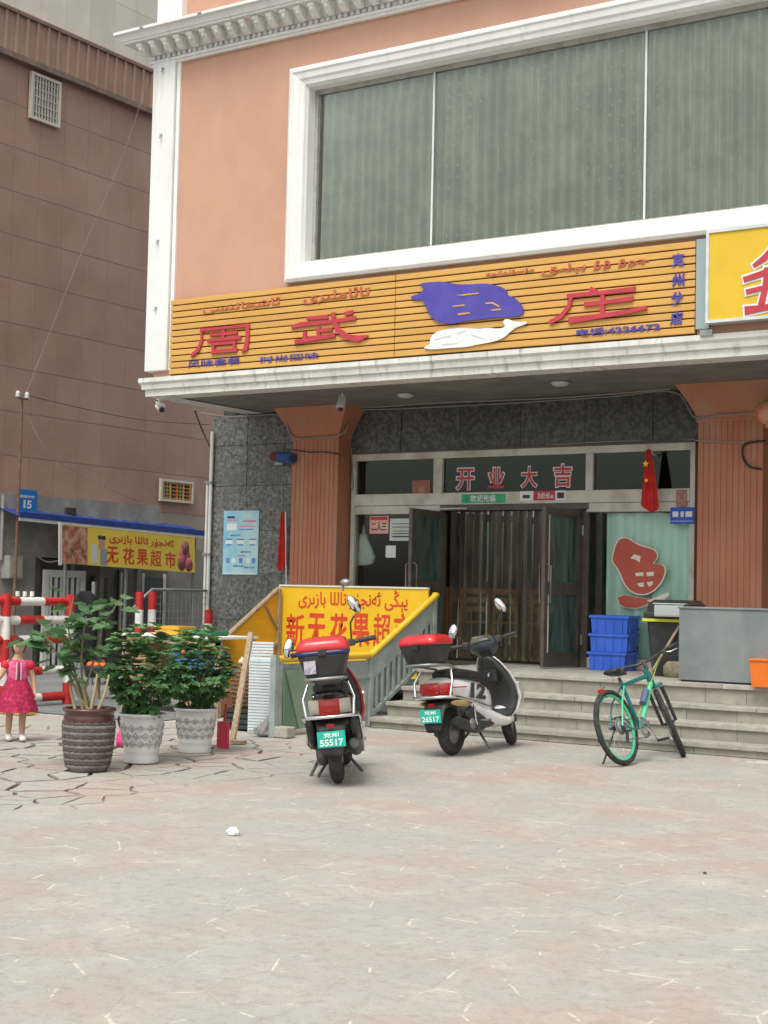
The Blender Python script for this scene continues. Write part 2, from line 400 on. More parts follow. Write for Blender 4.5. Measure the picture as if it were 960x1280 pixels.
for (i, j), p in seeds.items():
    if p[1] > 13.5 or (p[0] < -11.0 and p[1] > 12.2) or p[1] < 1: continue
    u, v, d = proj((p[0], p[1], 0))
    if d < 1.5 or not (-1000 < u < 2000 and v < 2600): continue
    bare = baref(*p); poly = [(p[0]-.6, p[1]-.6), (p[0]+.6, p[1]-.6), (p[0]+.6, p[1]+.6), (p[0]-.6, p[1]+.6)]
    gap = .0018+.0032*rp.random()+(.003+.011*rp.random()**1.5)*bare
    for a in range(-2, 3):
        for b in range(-2, 3):
            if (a or b) and (i+a, j+b) in seeds: poly = clip(poly, p, seeds[(i+a, j+b)], gap)
    if len(poly) < 3: continue
    poly2 = []                                       # roughen the edges a little
    for a, b in zip(poly, poly[1:]+poly[:1]):
        l = math.hypot(b[0]-a[0], b[1]-a[1])
        if l < .015: continue
        poly2.append(a)
        if l > .10:
            for t in (.33, .67):
                k = (-.2-.8*rp.random())*(.004+.014*bare)
                nx, ny = (b[1]-a[1])/l, -(b[0]-a[0])/l
                poly2.append((a[0]+(b[0]-a[0])*t+nx*k, a[1]+(b[1]-a[1])*t+ny*k))
    if len(poly2) < 3: continue
    inside = 0 < u < 960 and v < 1280
    area = abs(sum(a[0]*b[1]-b[0]*a[1] for a, b in zip(poly2, poly2[1:]+poly2[:1])))/2
    cells.append((inside, area/d**3, p, poly2, bare))
cells.sort(key=lambda c: (-c[0], -c[1]))
def stone(mb, p, poly, bare):
    n = len(poly); z = -.0045+rp.uniform(-.0006, .0006)*(1+5*bare); tx, ty = rp.uniform(-.0015, .0015), rp.uniform(-.0015, .0015)
    def h(q, k): return (p[0]+(q[0]-p[0])*k, p[1]+(q[1]-p[1])*k, z+tx*(q[0]-p[0])+ty*(q[1]-p[1]))
    top = [h(q, .975) for q in poly]; mid = [tuple((*h(q, 1)[:2], h(q, 1)[2]-.0008)) for q in poly]; bot = [(q[0], q[1], -.03) for q in poly]
    mb.add(top+mid+bot, [tuple(range(n))]+[(n+i, n+(i+1) % n, (i+1) % n, i) for i in range(n)]+[(2*n+i, 2*n+(i+1) % n, n+(i+1) % n, n+i) for i in range(n)])
rest = MB()
for k, (ins, a, p, poly, bare) in enumerate(cells):
    if k < 300 and ins:
        mb = MB(); stone(mb, p, poly, bare); c = Vector((p[0], p[1], 0))
        o = mb.build('paving_stone', m_slab, pavement)
    else: stone(rest, p, poly, bare)
tag(rest.build('paving_stones_beyond', m_slab, pavement), kind='stuff')
# lane behind the barrier
tag(MB().add([(-30, 12.3, .004), (-11.05, 12.3, .004), (-11.05, 16.3, .004), (-30, 40, .004)], [(0, 1, 2, 3)]).add([(-30, 40, .0041), (-11.05, 16.3, .0041), (-11.05, 40, .0041)], [(0, 1, 2)]).build('lane', m_asphalt), kind='structure')
# scraps on the paving
def scrap(name, label, px, py, r, mat, cat='litter'):
    p = gr(px, py); mb = MB(); rr = random.Random(px)
    ring = [[(p.x+r*q*math.cos(a)*rr.uniform(.7, 1.1), p.y+r*q*.7*math.sin(a)*rr.uniform(.7, 1.1), z) for a in [2*PI*i/7 for i in range(7)]] for q, z in ((.8, 0), (1, r*.3), (.5, r*.75))]
    mb.loft(ring, True, False); tag(mb.build(name, mat, loc=(p.x, p.y, 0)), label, cat)
scrap('paper_scrap', 'crumpled white paper scrap lying on the open paving', 291, 1043, .055, m_wpaint)
scrap('pebble', 'tiny dark pebble on the paving in front of the steps', 881, 1092, .013, m_dark, 'pebble')
# ================================================================== restaurant building
YF, ZS, YP, YD, YM = 14.3, 3.85, 16.12, 16.45, 16.36
XL, XR = -13.0, 2.0
ZP = .611
bld = thing('restaurant_building', 'salmon rendered building with white cornice above a marble clad shop front', 'building', (-9, 16.4, 0))
# --- upper storey wall with the window opening
wx0, wx1 = at(360, 355, YF).x+.235, -2.4
wzb, wzt = at(360, 355, YF).z+.235, at(367, 89, YF).z-.235
mb = MB()
mb.box((XL+.1, YF, ZS+.1), (wx0, YF+.3, 8.6)).box((wx0, YF, ZS+.1), (wx1, YF+.3, wzb)).box((wx0, YF, wzt), (wx1, YF+.3, 8.6)).box((wx1, YF, ZS+.1), (XR, YF+.3, 8.6))
mb.box((XL+.1, YF+.3, ZS+.1), (XL+.35, YF+9, 11)).box((XL+.1, YF+.05, 8.6), (XR, YF+.3, 11))
upper = mb.build('upper_wall', m_pink, bld)
# --- soffit
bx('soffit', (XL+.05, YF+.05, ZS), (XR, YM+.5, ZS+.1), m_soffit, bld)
# --- corner pilaster with its edge bead
pil = MB().box((XL, YF-.07, ZS+.3), (XL+.36, YF+.28, 8.1), bev=.008).box((XL+.37, YF-.035, ZS+.3), (XL+.425, YF+.1, 8.1)).build('corner_pilaster', m_white, bld)
for z in (8.0, 7.15, 5.8, 4.95):
    MB().tube([(XL+.17, YF-.071, z), (XL+.17, YF-.095, z), (XL+.17, YF-.1, z-.05)], .011, 6).build('hook', m_steel, pil)
bx('upper_pilaster', (XL+.02, YF-.05, 8.55), (XL+.43, YF+.28, 11), m_white, bld)
# --- lower cornice band, a moulded profile run along the front and round the corner
def run_profile(prof, x0, x1, mat, name, parent, depth=2.0, corner=True):
    """prof: (out, z) pairs; the moulding runs along the front and returns round the left corner"""
    mb = MB(); n = len(prof)
    pts = [[(x1, YF-o, z) for o, z in prof], [(x0-o, YF-o, z) for o, z in prof], [(x0-o, YF+depth, z) for o, z in prof]]
    vs = [p for r in pts for p in r]; fs = []
    for i in range(2):
        for k in range(n-1): fs.append((i*n+k, i*n+k+1, (i+1)*n+k+1, (i+1)*n+k))
    mb.add(vs, fs); return mb.build(name, mat, parent)
lowc = run_profile([(-.3, ZS-.012), (.015, ZS-.012), (.02, ZS+.07), (.05, ZS+.075), (.06, ZS+.13), (.085, ZS+.16), (.085, ZS+.215), (-.2, ZS+.225)], XL, XR, m_whited, 'lower_cornice', bld, 2.0)
# --- top cornice: stepped mouldings, brackets under the crown, dentil row
zc0 = 8.06
run_profile([(-.1, zc0), (.05, zc0), (.05, zc0+.03), (.075, zc0+.035), (.075, zc0+.065), (.03, zc0+.07), (.03, zc0+.135), (.05, zc0+.14), (.06, zc0+.16), (.10, zc0+.23), (.14, zc0+.26)], XL, XR, m_white, 'cornice_bed', bld, 3)
run_profile([(.10, zc0+.262), (.31, zc0+.262), (.31, zc0+.285), (.33, zc0+.29), (.36, zc0+.36), (.40, zc0+.365), (.40, zc0+.40), (-.1, zc0+.43)], XL, XR, m_white, 'cornice_crown', bld, 3)
mb = MB(); x = XL-.03
while x < XR: mb.box((x, YF-.068, zc0+.075), (x+.045, YF-.02, zc0+.125)); x += .085
tag(mb.build('dentil_row', m_white, bld), kind='stuff')
brp = [(0, 0), (-.15, 0), (-.16, -.02), (-.15, -.05), (-.115, -.065), (-.10, -.10), (-.06, -.13), (0, -.15)]
br0 = None
for i in range(60):
    X = XL-.12+.206*i
    if X > -4.2: break
    if br0 is None:
        T = Matrix.Translation((X, YF-.13, zc0+.26)) @ Matrix.Rotation(PI/2, 4, 'Z')
        mb = MB(); mb.prism([(a, b) for a, b in brp], .085, Matrix.Translation((X+.085, YF-.12, zc0+.258)) @ Matrix(((0, -1, 0, 0), (1, 0, 0, 0), (0, 0, 1, 0), (0, 0, 0, 1))))
        mb.sphere((X+.0425, YF-.235, zc0+.19), (.035, .03, .04), 8, 6)
        br0 = mb.build('bracket', m_white, bld); X0 = X
    else:
        o = bpy.data.objects.new('bracket', br0.data); COL.objects.link(o); o.parent = bld; o.location = (X-X0, 0, 0)
for i in range(9):
    X = XL+.05+i*.95
    MB().box((X, YF-.412, zc0+.372), (X+.05, YF-.39, zc0+.392)).build('cornice_clip', m_steel, bld)
# --- big upstairs window: moulded surround, three fixed panes, net curtain
win = MB()
def surround(mb, x0, x1, z0, z1, prof):
    """prof: (inset from the outer edge, out)"""
    rings = []
    for ins, out in prof: rings.append([(x0+ins, YF-out, z0+ins), (x1-ins, YF-out, z0+ins), (x1-ins, YF-out, z1-ins), (x0+ins, YF-out, z1-ins)])
    mb.loft(rings, False, False)
ox0, oz0, oz1 = at(360, 355, YF).x, at(360, 355, YF).z, at(367, 89, YF).z
surround(win, ox0, wx1+.28, oz0, oz1, [(0, 0), (0, .08), (.035, .10), (.06, .10), (.075, .085), (.14, .075), (.165, .055), (.21, .045), (.225, .02), (.238, .0), (.238, -.16)])
window = win.build('window', m_white, bld)
fz0, fz1 = wzb, wzt
fr = MB(); iy = YF+.13
for a, b in (((wx0, iy, fz0), (wx0+.05, iy+.06, fz1)), ((wx0+.05, iy, fz0), (wx1, iy+.06, fz0+.05)), ((wx0+.05, iy, fz1-.06), (wx1, iy+.06, fz1))): fr.box(a, b)
fr.build('inner_frame', M('greyed_timber', (.42, .41, .37), (.33, .31, .27), 8, .7), window)
xs = [wx0+.05, at(540, 200, iy).x, at(806, 150, iy).x, wx1]
for a, b in zip(xs, xs[1:]):
    MB().box((a+.006, iy+.025, fz0+.05), (b-.006, iy+.033, fz1-.06)).build('pane', m_glassu, window)
for a in xs[1:3]: MB().box((a-.011, iy+.012, fz0+.05), (a+.011, iy+.024, fz1-.06)).build('glazing_bead', M('pale_bead', (.62, .72, .68), rough=.5), window)
def curtain(name, x0, x1, y, z0, z1, mat, parent, wl=.16, amp=.03, seed=1, top=None, seg=None):
    rr = random.Random(seed); n = int((x1-x0)/.02); ph = 0; cols = []
    for i in range(n+1):
        x = x0+(x1-x0)*i/n; ph += .02/wl*2*PI*(.7+.6*mnoise.noise(Vector((x*2.2, seed, 0)))+.3)
        cols.append((x, math.sin(ph)*amp+amp*.6*mnoise.noise(Vector((x*9, seed+3, 0)))))
    nz = 8; vs = []; fs = []
    for j in range(nz+1):
        t = j/nz
        for i, (x, d) in enumerate(cols): vs.append((x+.02*(1-t)*mnoise.noise(Vector((x*3, t*2, seed))), y+d*(.7+.5*(1-t)), z0+(z1-z0)*t))
    m_ = len(cols)
    for j in range(nz):
        for i in range(m_-1): fs.append((j*m_+i, j*m_+i+1, (j+1)*m_+i+1, (j+1)*m_+i))
    return MB().add(vs, fs, True).build(name, mat, parent)
def net_mat():
    m = M('patterned_net', (.70, .69, .64), (.56, .55, .51), 3, .9); N = m.node_tree.nodes; L = m.node_tree.links; b = N['Principled BSDF']
    g = N.new('ShaderNodeNewGeometry'); v = N.new('ShaderNodeTexVoronoi'); v.inputs['Scale'].default_value = 7.5; v.inputs['Randomness'].default_value = .2; L.new(g.outputs['Position'], v.inputs['Vector'])
    r = N.new('ShaderNodeValToRGB'); r.color_ramp.elements[0].position = .1; r.color_ramp.elements[1].position = .2; L.new(v.outputs['Distance'], r.inputs[0])
    src = b.inputs['Base Color'].links[0].from_socket
    mx = N.new('ShaderNodeMixRGB'); L.new(r.outputs[0], mx.inputs[0]); mx.inputs[1].default_value = (.74, .74, .68, 1); L.new(src, mx.inputs[2]); L.new(mx.outputs[0], b.inputs['Base Color'])
    return m
m_net = net_mat()
curtain('net_curtain', wx0+.02, wx1, YF+.25, fz0-.03, fz1, m_net, window, .13, .05, 5)
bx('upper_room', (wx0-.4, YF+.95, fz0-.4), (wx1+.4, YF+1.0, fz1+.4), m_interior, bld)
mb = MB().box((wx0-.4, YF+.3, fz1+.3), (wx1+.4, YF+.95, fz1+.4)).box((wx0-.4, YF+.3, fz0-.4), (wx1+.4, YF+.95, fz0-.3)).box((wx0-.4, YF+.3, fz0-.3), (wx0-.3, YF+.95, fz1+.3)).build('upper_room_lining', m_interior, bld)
# --- ground floor: marble slabs left of the pillar
mwx0 = at(264, 620, YM).x; plx0, plx1 = at(363, 650, YP).x, at(421, 650, YP).x; prx0, prx1 = at(871, 650, YP).x, at(953, 650, YP).x
backing = bx('marble_wall', (mwx0, YM+.012, 0), (plx0+.3, YM+.2, ZS), m_grout, bld)
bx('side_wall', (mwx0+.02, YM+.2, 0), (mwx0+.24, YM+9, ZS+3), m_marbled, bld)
rr = random.Random(3)
colx = [mwx0, mwx0+.62, mwx0+1.26, plx0+.3]; rowz = [0, .42, 1.02, 1.66, 2.24, 2.86, 3.42, ZS-.004]
for i in range(3):
    for j in range(7):
        MB().box((colx[i]+.003, YM+rr.uniform(-.003, .003), rowz[j]+.003), (colx[i+1]-.003, YM+.02, rowz[j+1]-.003), bev=.002).build('marble_slab', m_marble, backing)
# --- marble fascia over the doors
dx0, dx1 = at(441, 650, YD).x, at(870, 650, YD).x
ztt = 3.25                                          # top of the transom frame
fas = bx('marble_fascia', (plx1-.1, YD-.012, ztt), (prx0+.2, YD+.15, ZS), m_grout, bld)
n = 6
for i in range(n):
    a, b = plx1-.1+(prx0+.3-plx1)*i/n, plx1-.1+(prx0+.3-plx1)*(i+1)/n
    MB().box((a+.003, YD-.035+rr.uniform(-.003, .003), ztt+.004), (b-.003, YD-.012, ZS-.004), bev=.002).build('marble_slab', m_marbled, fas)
MB().box((dx0, YD-.06, ztt-.012), (dx1, YD-.013, ztt+.012)).build('fascia_trim', m_dkframe, fas)
# --- pillars with fluted cladding and flared capital
def pillar(x0, x1):
    zcb = 3.445; P = MB(); ns = 11; w_ = (x1-x0)/ns; d = .42
    body = MB().box((x0+.004, YP+.012, 0), (x1-.004, YP+d, zcb)).build('pillar', m_pillar, bld)
    s0 = None
    for i in range(ns):
        X = x0+i*w_
        if s0 is None: s0 = MB().box((X+.0035, YP+.004, ZP), (X+w_-.0035, YP+.012, zcb-.002), bev=.004).build('fluted_strip', m_pillar, body); XX = X
        else:
            o = bpy.data.objects.new('fluted_strip', s0.data); COL.objects.link(o); o.parent = body; o.location = (X-XX, 0, 0)
    fl = .22; mb = MB(); rings = []
    for t in (0, .25, .5, .75, .93, 1):
        e = fl*(t**1.25); z = zcb+(ZS-zcb)*t*.995
        rings.append([(x0-e, YP-e*.7, z), (x1+e, YP-e*.7, z), (x1+e, YP+d, z), (x0-e, YP+d, z)])
    mb.loft(rings, True, False); mb.build('capital', m_pillar, body)
    MB().box((x0-.012, YP-.012, zcb-.02), (x1+.012, YP+.02, zcb+.012)).build('capital_bead', m_pillar, body)
    return body
pillar(plx0, plx1); pillar(prx0, prx1)
# neighbour's front to the right of the second pillar
nf = bx('neighbour_front', (prx1, YM+.012, 0), (XR, YM+.2, ZS), m_grout, bld)
for i in range(8):
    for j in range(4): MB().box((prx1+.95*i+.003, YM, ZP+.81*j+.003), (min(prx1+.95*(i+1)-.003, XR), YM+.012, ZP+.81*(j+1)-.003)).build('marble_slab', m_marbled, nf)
bx('neighbour_door_post', (prx1+.02, YP+.3, ZP), (prx1+.14, YP+.45, ZS), m_dkframe, bld)
# --- door and window frames in the shop front
FY = YD
fm = lambda x0, z0, x1, z1, y0=-.045, y1=.045, name='frame_bar', m=m_alu: MB().box((x0, FY+y0, z0), (x1, FY+y1, z1), bev=.006).build(name, m, sf)
sf = MB().box((dx0, FY-.05, ZP), (dx0+.06, FY+.05, ztt-.012)).build('shop_front', m_alu, bld)
X = lambda px, py=640: at(px, py, FY).x
Z = lambda px, py: at(px, py, FY).z
zh = 2.56; zh2 = 2.71                       # head of door, bottom of transom glass
ztb = zh2
fm(dx1-.06, ZP, dx1, ztt-.012)
fm(dx0+.06, ztt-.10, dx1-.06, ztt-.012)
fm(dx0+.06, zh+.0, dx1-.06, zh2, -.055, .05)
xm1a, xm1b, xm2a, xm2b = X(544, 600), X(555, 600), X(734, 600), X(743, 600)
for a, b in ((xm1a, xm1b), (xm2a, xm2b)): fm(a, zh2, b, ztt-.10, -.05, .05)
for a, b in ((dx0+.06, xm1a), (xm1b, xm2a), (xm2b, dx1-.06)):
    MB().box((a, FY-.004, zh2), (b, FY+.004, ztt-.10)).build('transom_pane', glass('transom_glass', (.55, .66, .58), .85), sf)
# side lights
xdl, xdr = X(552), X(733)                       # door opening
xsl, xsr = X(505, 700), X(735, 640)
fm(dx0+.06, zh-.11, xdl, zh-.004, -.04, .04); fm(xsr, zh-.11, dx1-.06, zh-.004, -.04, .04)
fm(xdl, ZP, xdl+.06, zh-.11, -.05, .05, 'jamb', m_dkframe); fm(xsr-.05, ZP, xsr+.03, zh-.11, -.05, .05, 'jamb', m_dkframe)
fm(xdl, zh-.075, xsr+.03, zh-.003, -.052, .05, 'door_head', m_dkframe)
fm(dx0+.06, ZP, xdl, ZP+.12, -.04, .04); fm(xsr+.03, ZP, dx1-.06, ZP+.12, -.04, .04)
MB().box((dx0+.06, FY-.004, ZP+.12), (xdl, FY+.004, zh-.11)).build('side_pane', m_glassd, sf)
MB().box((xsr+.03, FY-.004, ZP+.12), (dx1-.06, FY+.004, zh-.11)).build('side_pane', m_glassd, sf)
MB().box((X(745), FY+.02, ZP+.12), (X(752), FY+.06, zh-.11)).build('inner_post', m_dkframe, sf)
# open door leaves
m_engine0 = M('worn_handle', (.16, .15, .14), rough=.4, metal=.5)
def leaf(hx, ang, width, left):
    """a glazed leaf hinged at hx, swung outwards by ang"""
    T = Matrix.Translation((hx, FY-.055, 0)) @ Matrix.Rotation(ang, 4, 'Z')
    s_ = 1 if left else -1; z0, z1 = ZP+.015, zh-.09; o = MB()
    st = .075
    def b(x0, z0_, x1, z1_, y=.022): o.box((s_*x0, -y, z0_), (s_*x1, y, z1_), T)
    b(0, z0, st, z1); b(width-st, z0, width, z1); b(st, z1-.09, width-st, z1); b(st, z0, width-st, z0+.17); b(st, z0+.83, width-st, z0+.98)
    lf = o.build('door', m_dkframe, sf)
    for za, zb in ((z0+.17, z0+.83), (z0+.98, z1-.09)):
        MB().box((s_*st, -.004, za), (s_*(width-st), .004, zb), T).build('pane', glass('leaf_glass', (.72, .86, .80), .9, .22, (.30, .46, .40)), lf)
        g = MB(); g.box((s_*(width-st-.02), -.027, za), (s_*(width-st), -.0225, zb), T); g.build('glazing_trim', m_alu, lf)
    hb = MB(); xx = s_*(width-.045)
    hb.tube([(xx, -.022, z0+.72), (xx, -.075, z0+.74), (xx, -.075, z0+1.16), (xx, -.022, z0+1.18)], .012, 8, T=T); hb.build('pull_handle', m_engine0, lf)
    hb = MB(); hb.tube([(xx, .022, z0+.72), (xx, .075, z0+.74), (xx, .075, z0+1.16), (xx, .022, z0+1.18)], .012, 8, T=T); hb.build('pull_handle', m_dkframe, lf)
    for zz in (z0+.25, z1-.3): MB().tube([(0, -.03, zz), (0, -.03, zz+.12)], .014, 8, T=T).build('hinge', m_steel, lf)
    return lf
leaf(xdl+.075, math.radians(-88), .84, True)
leaf(xsr-.065, math.radians(86), .84, False)
# closer arm
MB().tube([(xdl+.09, FY-.45, zh-.075), (xdl+.25, FY-.3, zh-.065), (xdl+.4, FY-.06, zh-.05)], .012, 6).build('door_closer', m_alu, sf)
# strip curtain
m_strip = glass('pvc_strip', (.74, .72, .62), .8, .15, (.40, .35, .26))
i = 0; x = xdl+.10
while x < xsr-.10:
    mb = MB(); ww = .135; nseg = 6; vs = []; fs = []; yo = FY+.06+(i % 2)*.028
    for j in range(11):
        t = j/10
        for k in range(nseg+1):
            u = k/nseg-.5
            vs.append((x+ww*(u+.5)+.002*math.sin(t*3+i), yo+.012*(1-4*u*u)*(.8+.2*math.sin(i*2.1))+.004*math.sin(i*1.7+t*2), zh-.08-(zh-.08-ZP-.03)*t))
    for j in range(10):
        for k in range(nseg): fs.append((j*(nseg+1)+k, j*(nseg+1)+k+1, (j+1)*(nseg+1)+k+1, (j+1)*(nseg+1)+k))
    mb.add(vs, fs, True); mb.build('curtain_strip', m_strip, sf); x += .105; i += 1
# --- dining room seen through the doors
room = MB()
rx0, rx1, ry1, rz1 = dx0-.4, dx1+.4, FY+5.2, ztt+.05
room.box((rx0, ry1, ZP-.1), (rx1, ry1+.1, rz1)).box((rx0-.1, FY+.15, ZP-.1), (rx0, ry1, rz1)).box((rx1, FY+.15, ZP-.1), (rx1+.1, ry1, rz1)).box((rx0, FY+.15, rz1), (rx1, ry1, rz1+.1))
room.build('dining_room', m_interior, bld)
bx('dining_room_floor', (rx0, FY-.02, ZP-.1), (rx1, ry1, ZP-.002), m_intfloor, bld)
# --- curtain in the right-hand shop window with the red fish character
m_mint = M('mint_curtain', (.70, .92, .84), (.62, .85, .76), 4, .8, stretch=(3, 3, .3))
curtain('mint_curtain', X(753)+.02, dx1-.08, FY+.075, ZP+.12, zh-.12, m_mint, sf, .22, .035, 9)
# ================================================================== entrance steps and platform
stp = thing('entrance_steps', 'worn grey granite entrance steps and platform with low risers below the glass doors', 'steps', (-6, 14.5, 0))
sx0, sx1 = -9.05, 0.6
SY = [13.60, 13.88, 14.16, 14.44]; SZ = [.108, .264, .42, ZP]
rr = random.Random(21)
core = MB()
for k in range(4): core.box((sx0+.02, SY[k]+.06, 0 if k == 0 else SZ[k-1]-.02), (sx1, YM, SZ[k]-.045))
core.build('step_core', m_grout, stp)
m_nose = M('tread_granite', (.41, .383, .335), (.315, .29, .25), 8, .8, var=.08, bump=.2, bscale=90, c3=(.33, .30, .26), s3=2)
for k in range(4):
    z0 = 0 if k == 0 else SZ[k-1]
    x = sx0+.02*k
    while x < sx1-.05:          # riser slabs
        wd = rr.uniform(.42, .66); b = min(x+wd, sx1)
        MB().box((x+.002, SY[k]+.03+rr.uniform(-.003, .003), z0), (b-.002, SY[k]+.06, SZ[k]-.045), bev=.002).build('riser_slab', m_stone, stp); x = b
    x = sx0-.01+.02*k; y1 = (SY[k+1]+.035) if k < 3 else SY[k]+.62
    while x < sx1-.05:          # tread slabs with a projecting nose
        wd = rr.uniform(.9, 1.3); b = min(x+wd, sx1)
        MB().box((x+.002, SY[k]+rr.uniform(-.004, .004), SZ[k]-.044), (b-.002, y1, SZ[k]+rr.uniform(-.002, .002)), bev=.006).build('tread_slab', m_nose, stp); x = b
y = SY[3]+.622
while y < YD-.1:
    x = sx0+.05; y2 = min(y+.6, YD-.02)
    while x < sx1-.05:
        b = min(x+.6, sx1)
        MB().box((x+.003, y+.003, SZ[3]-.04), (b-.003, y2-.003, SZ[3]+rr.uniform(-.003, .001))).build('platform_tile', m_stone, stp); x = b
    y = y2
# ================================================================== slatted restaurant sign
m_slat = M('ochre_slat', (.66, .37, .10), (.59, .32, .085), 2.5, .55, stretch=(.5, 1, 6), var=.05, lo=.35, hi=.7)
m_slatback = M('sign_backing', (.07, .045, .02), rough=.8)
m_cutred = M('red_cutout', (.52, .05, .07), (.45, .045, .06), 5, .5)
m_cutred2 = M('faded_red_lettering', (.50, .10, .06), (.55, .16, .08), 15, .6)
m_cutblue = M('violet_blue_cutout', (.075, .06, .33), (.09, .075, .38), 6, .5)
m_cutwhite = M('white_cutout', (.82, .82, .80), (.70, .72, .72), 18, .5)
YS = YF-.06
sgx0, sgx1 = at(216, 424, YF).x, at(872, 358, YF).x; sgz0, sgz1 = 4.085, 5.03
sign = thing('restaurant_sign', 'long ochre slatted sign board with red characters and a blue fish emblem', 'sign', ((sgx0+sgx1)/2, YF, sgz0))
bx('backing_board', (sgx0, YF-.03, sgz0), (sgx1, YF-.001, sgz1), m_slatback, sign)
ns = 12; sh = (sgz1-sgz0)/ns; xj = at(497, 400, YF).x
for i in range(ns):
    for a, b in ((sgx0, xj), (xj, sgx1)):
        MB().box((a+.004, YS+rr.uniform(-.002, .002), sgz0+i*sh+.007), (b-.004, YF-.03, sgz0+(i+1)*sh-.007), bev=.006).build('slat', m_slat, sign)
UX, UZ = (1, 0, 0), (0, 0, 1)
def onsign(px0, py0, px1, py1):
    """box on the sign plane from its photo corners (left-bottom, right-top)"""
    a, b = at(px0, py0, YS), at(px1, py1, YS); return Vector((a.x, YS-.0065, a.z)), b.x-a.x, b.z-a.z
G = .0
zhou = [[(.16, .93, .06), (.17, .55, .08), (.11, .22, .11), (0, .03, .10)], [(.14, .93, .09), (.55, .93, .07), (.92, .94, .10)], [(.90, .96, .10), (.90, .5, .12), (.88, .12, .14), (.82, .03, .09)],
        [(.30, .72, .08), (.74, .72, .09)], [(.52, .86, .09), (.52, .52, .08)], [(.26, .52, .08), (.80, .53, .10)], [(.36, .38, .10), (.36, .08, .08)], [(.33, .38, .08), (.72, .38, .09)], [(.70, .38, .10), (.69, .08, .08)], [(.33, .10, .10), (.74, .10, .10)]]
wu = [[(.20, .88, .08), (.48, .86, .09)], [(0, .64, .08), (.12, .70, .12), (.50, .70, .09), (.84, .74, .09)], [(.54, .98, .12), (.56, .70, .12), (.62, .40, .13), (.74, .15, .14), (.88, .08, .15), (1, .14, .04)], [(.70, .90, .10), (.80, .94, .10)],
      [(.36, .56, .10), (.36, .22, .10)], [(.36, .44, .08), (.54, .44, .08)], [(.18, .46, .10), (.18, .2, .10)], [(.05, .15, .11), (.30, .20, .10), (.58, .26, .10)]]
zhuang = [[(.42, 1, .10), (.48, .88, .12)], [(.18, .84, .10), (.55, .84, .09), (.88, .86, .11)], [(.23, .86, .10), (.20, .5, .09), (.12, .24, .11), (0, .08, .09)], [(.36, .54, .10), (.62, .55, .09), (.86, .58, .10)], [(.55, .76, .10), (.55, .16, .12)], [(.20, .10, .15), (.5, .14, .11), (.8, .20, .10), (1, .28, .08)]]
for nm, st, bxp in (('character', zhou, (240, 446, 319, 404)), ('character', wu, (365, 434, 462, 386)), ('character', zhuang, (688, 407, 810, 354))):
    p, w_, h_ = onsign(*bxp); strokes(nm, st, m_cutred, sign, p, UX, UZ, w_, h_ , .02)
def stext(body, mat, bxp, bold=.0, nm='lettering', dep=.006):
    p, w_, h_ = onsign(*bxp); return text(nm, body, mat, sign, p, UX, UZ, w_, h_, bold, dep)
stext(uy('ئاشخانىسى'), m_cutred2, (254, 393, 351, 371), .012); stext(uy('تائاملىرى'), m_cutred2, (380, 381, 463, 357), .012)
stext(uy('مۇسۇلمانچە'), m_cutred2, (608, 347, 668, 334), .012); stext(uy('بېلىق'), m_cutred2, (677, 346, 733, 327), .012); stext(uy('جوۋ ۋۇ'), m_cutred2, (742, 338, 812, 319), .012)
stext('风味套餐', m_cutblue, (235, 460, 301, 446), .004); stext('时尚回味', m_cutblue, (326, 454, 399, 440), .004)
stext('电话:4226672', m_cutblue, (721, 421, 826, 403), .022)
for ch, (cx, cy) in zip('克州分店', ((848, 325), (848, 350), (847, 373), (846, 398))): stext(ch, m_cutblue, (cx-8, cy+9, cx+8, cy-9), .028, 'small_character')
def zp(pts, ox, oy, sc, Y): return [at(ox+x/sc, oy+y/sc, Y) for x, y in pts]
YC = YS-.004
blue = [(120,165),(200,158),(255,155),(300,162),(345,172),(430,172),(500,166),(560,172),(610,186),(650,212),(640,235),(690,250),(730,290),(748,330),(740,352),(690,368),(600,370),(480,382),(370,395),(335,408),(280,408),(225,395),(190,365),(170,325),(150,285),(140,262),(95,268),(60,245),(110,232),(150,205),(140,185)]
white = [(145,548),(190,530),(180,512),(200,470),(240,450),(310,436),(400,432),(470,440),(540,430),(590,440),(640,425),(620,400),(630,382),(655,378),(690,396),(770,395),(765,408),(700,428),(660,460),(630,490),(570,515),(480,530),(400,548),(310,552),(210,562),(155,558)]
polydecal('fish_cutout', zp(blue, 500, 320, 4.8, YC), m_cutblue, sign, .02)
polydecal('fish_belly_cutout', zp(white, 500, 320, 4.8, YC), m_cutwhite, sign, .016)
for sl in ([(330,236),(470,220),(476,226),(380,238)], [(312,300),(385,290),(392,298),(318,306)], [(345,345),(418,337),(422,345),(350,355)], [(512,280),(560,277),(600,302),(592,306),(555,287),(515,288)], [(545,322),(605,315),(608,323),(550,329)]):
    polydecal('gill_slit', zp(sl, 500, 320, 4.8, YC-.021), m_slat, sign, .003)
for sl in ([(210,500),(300,476),(302,480),(212,504)], [(345,462),(395,446),(398,450),(350,466)], [(430,470),(520,500),(518,504),(428,474)], [(250,530),(350,520),(350,524),(250,534)]):
    polydecal('scale_line', zp(sl, 500, 320, 4.8, YC-.017), M('grey_line', (.55, .57, .58)), sign, .002)
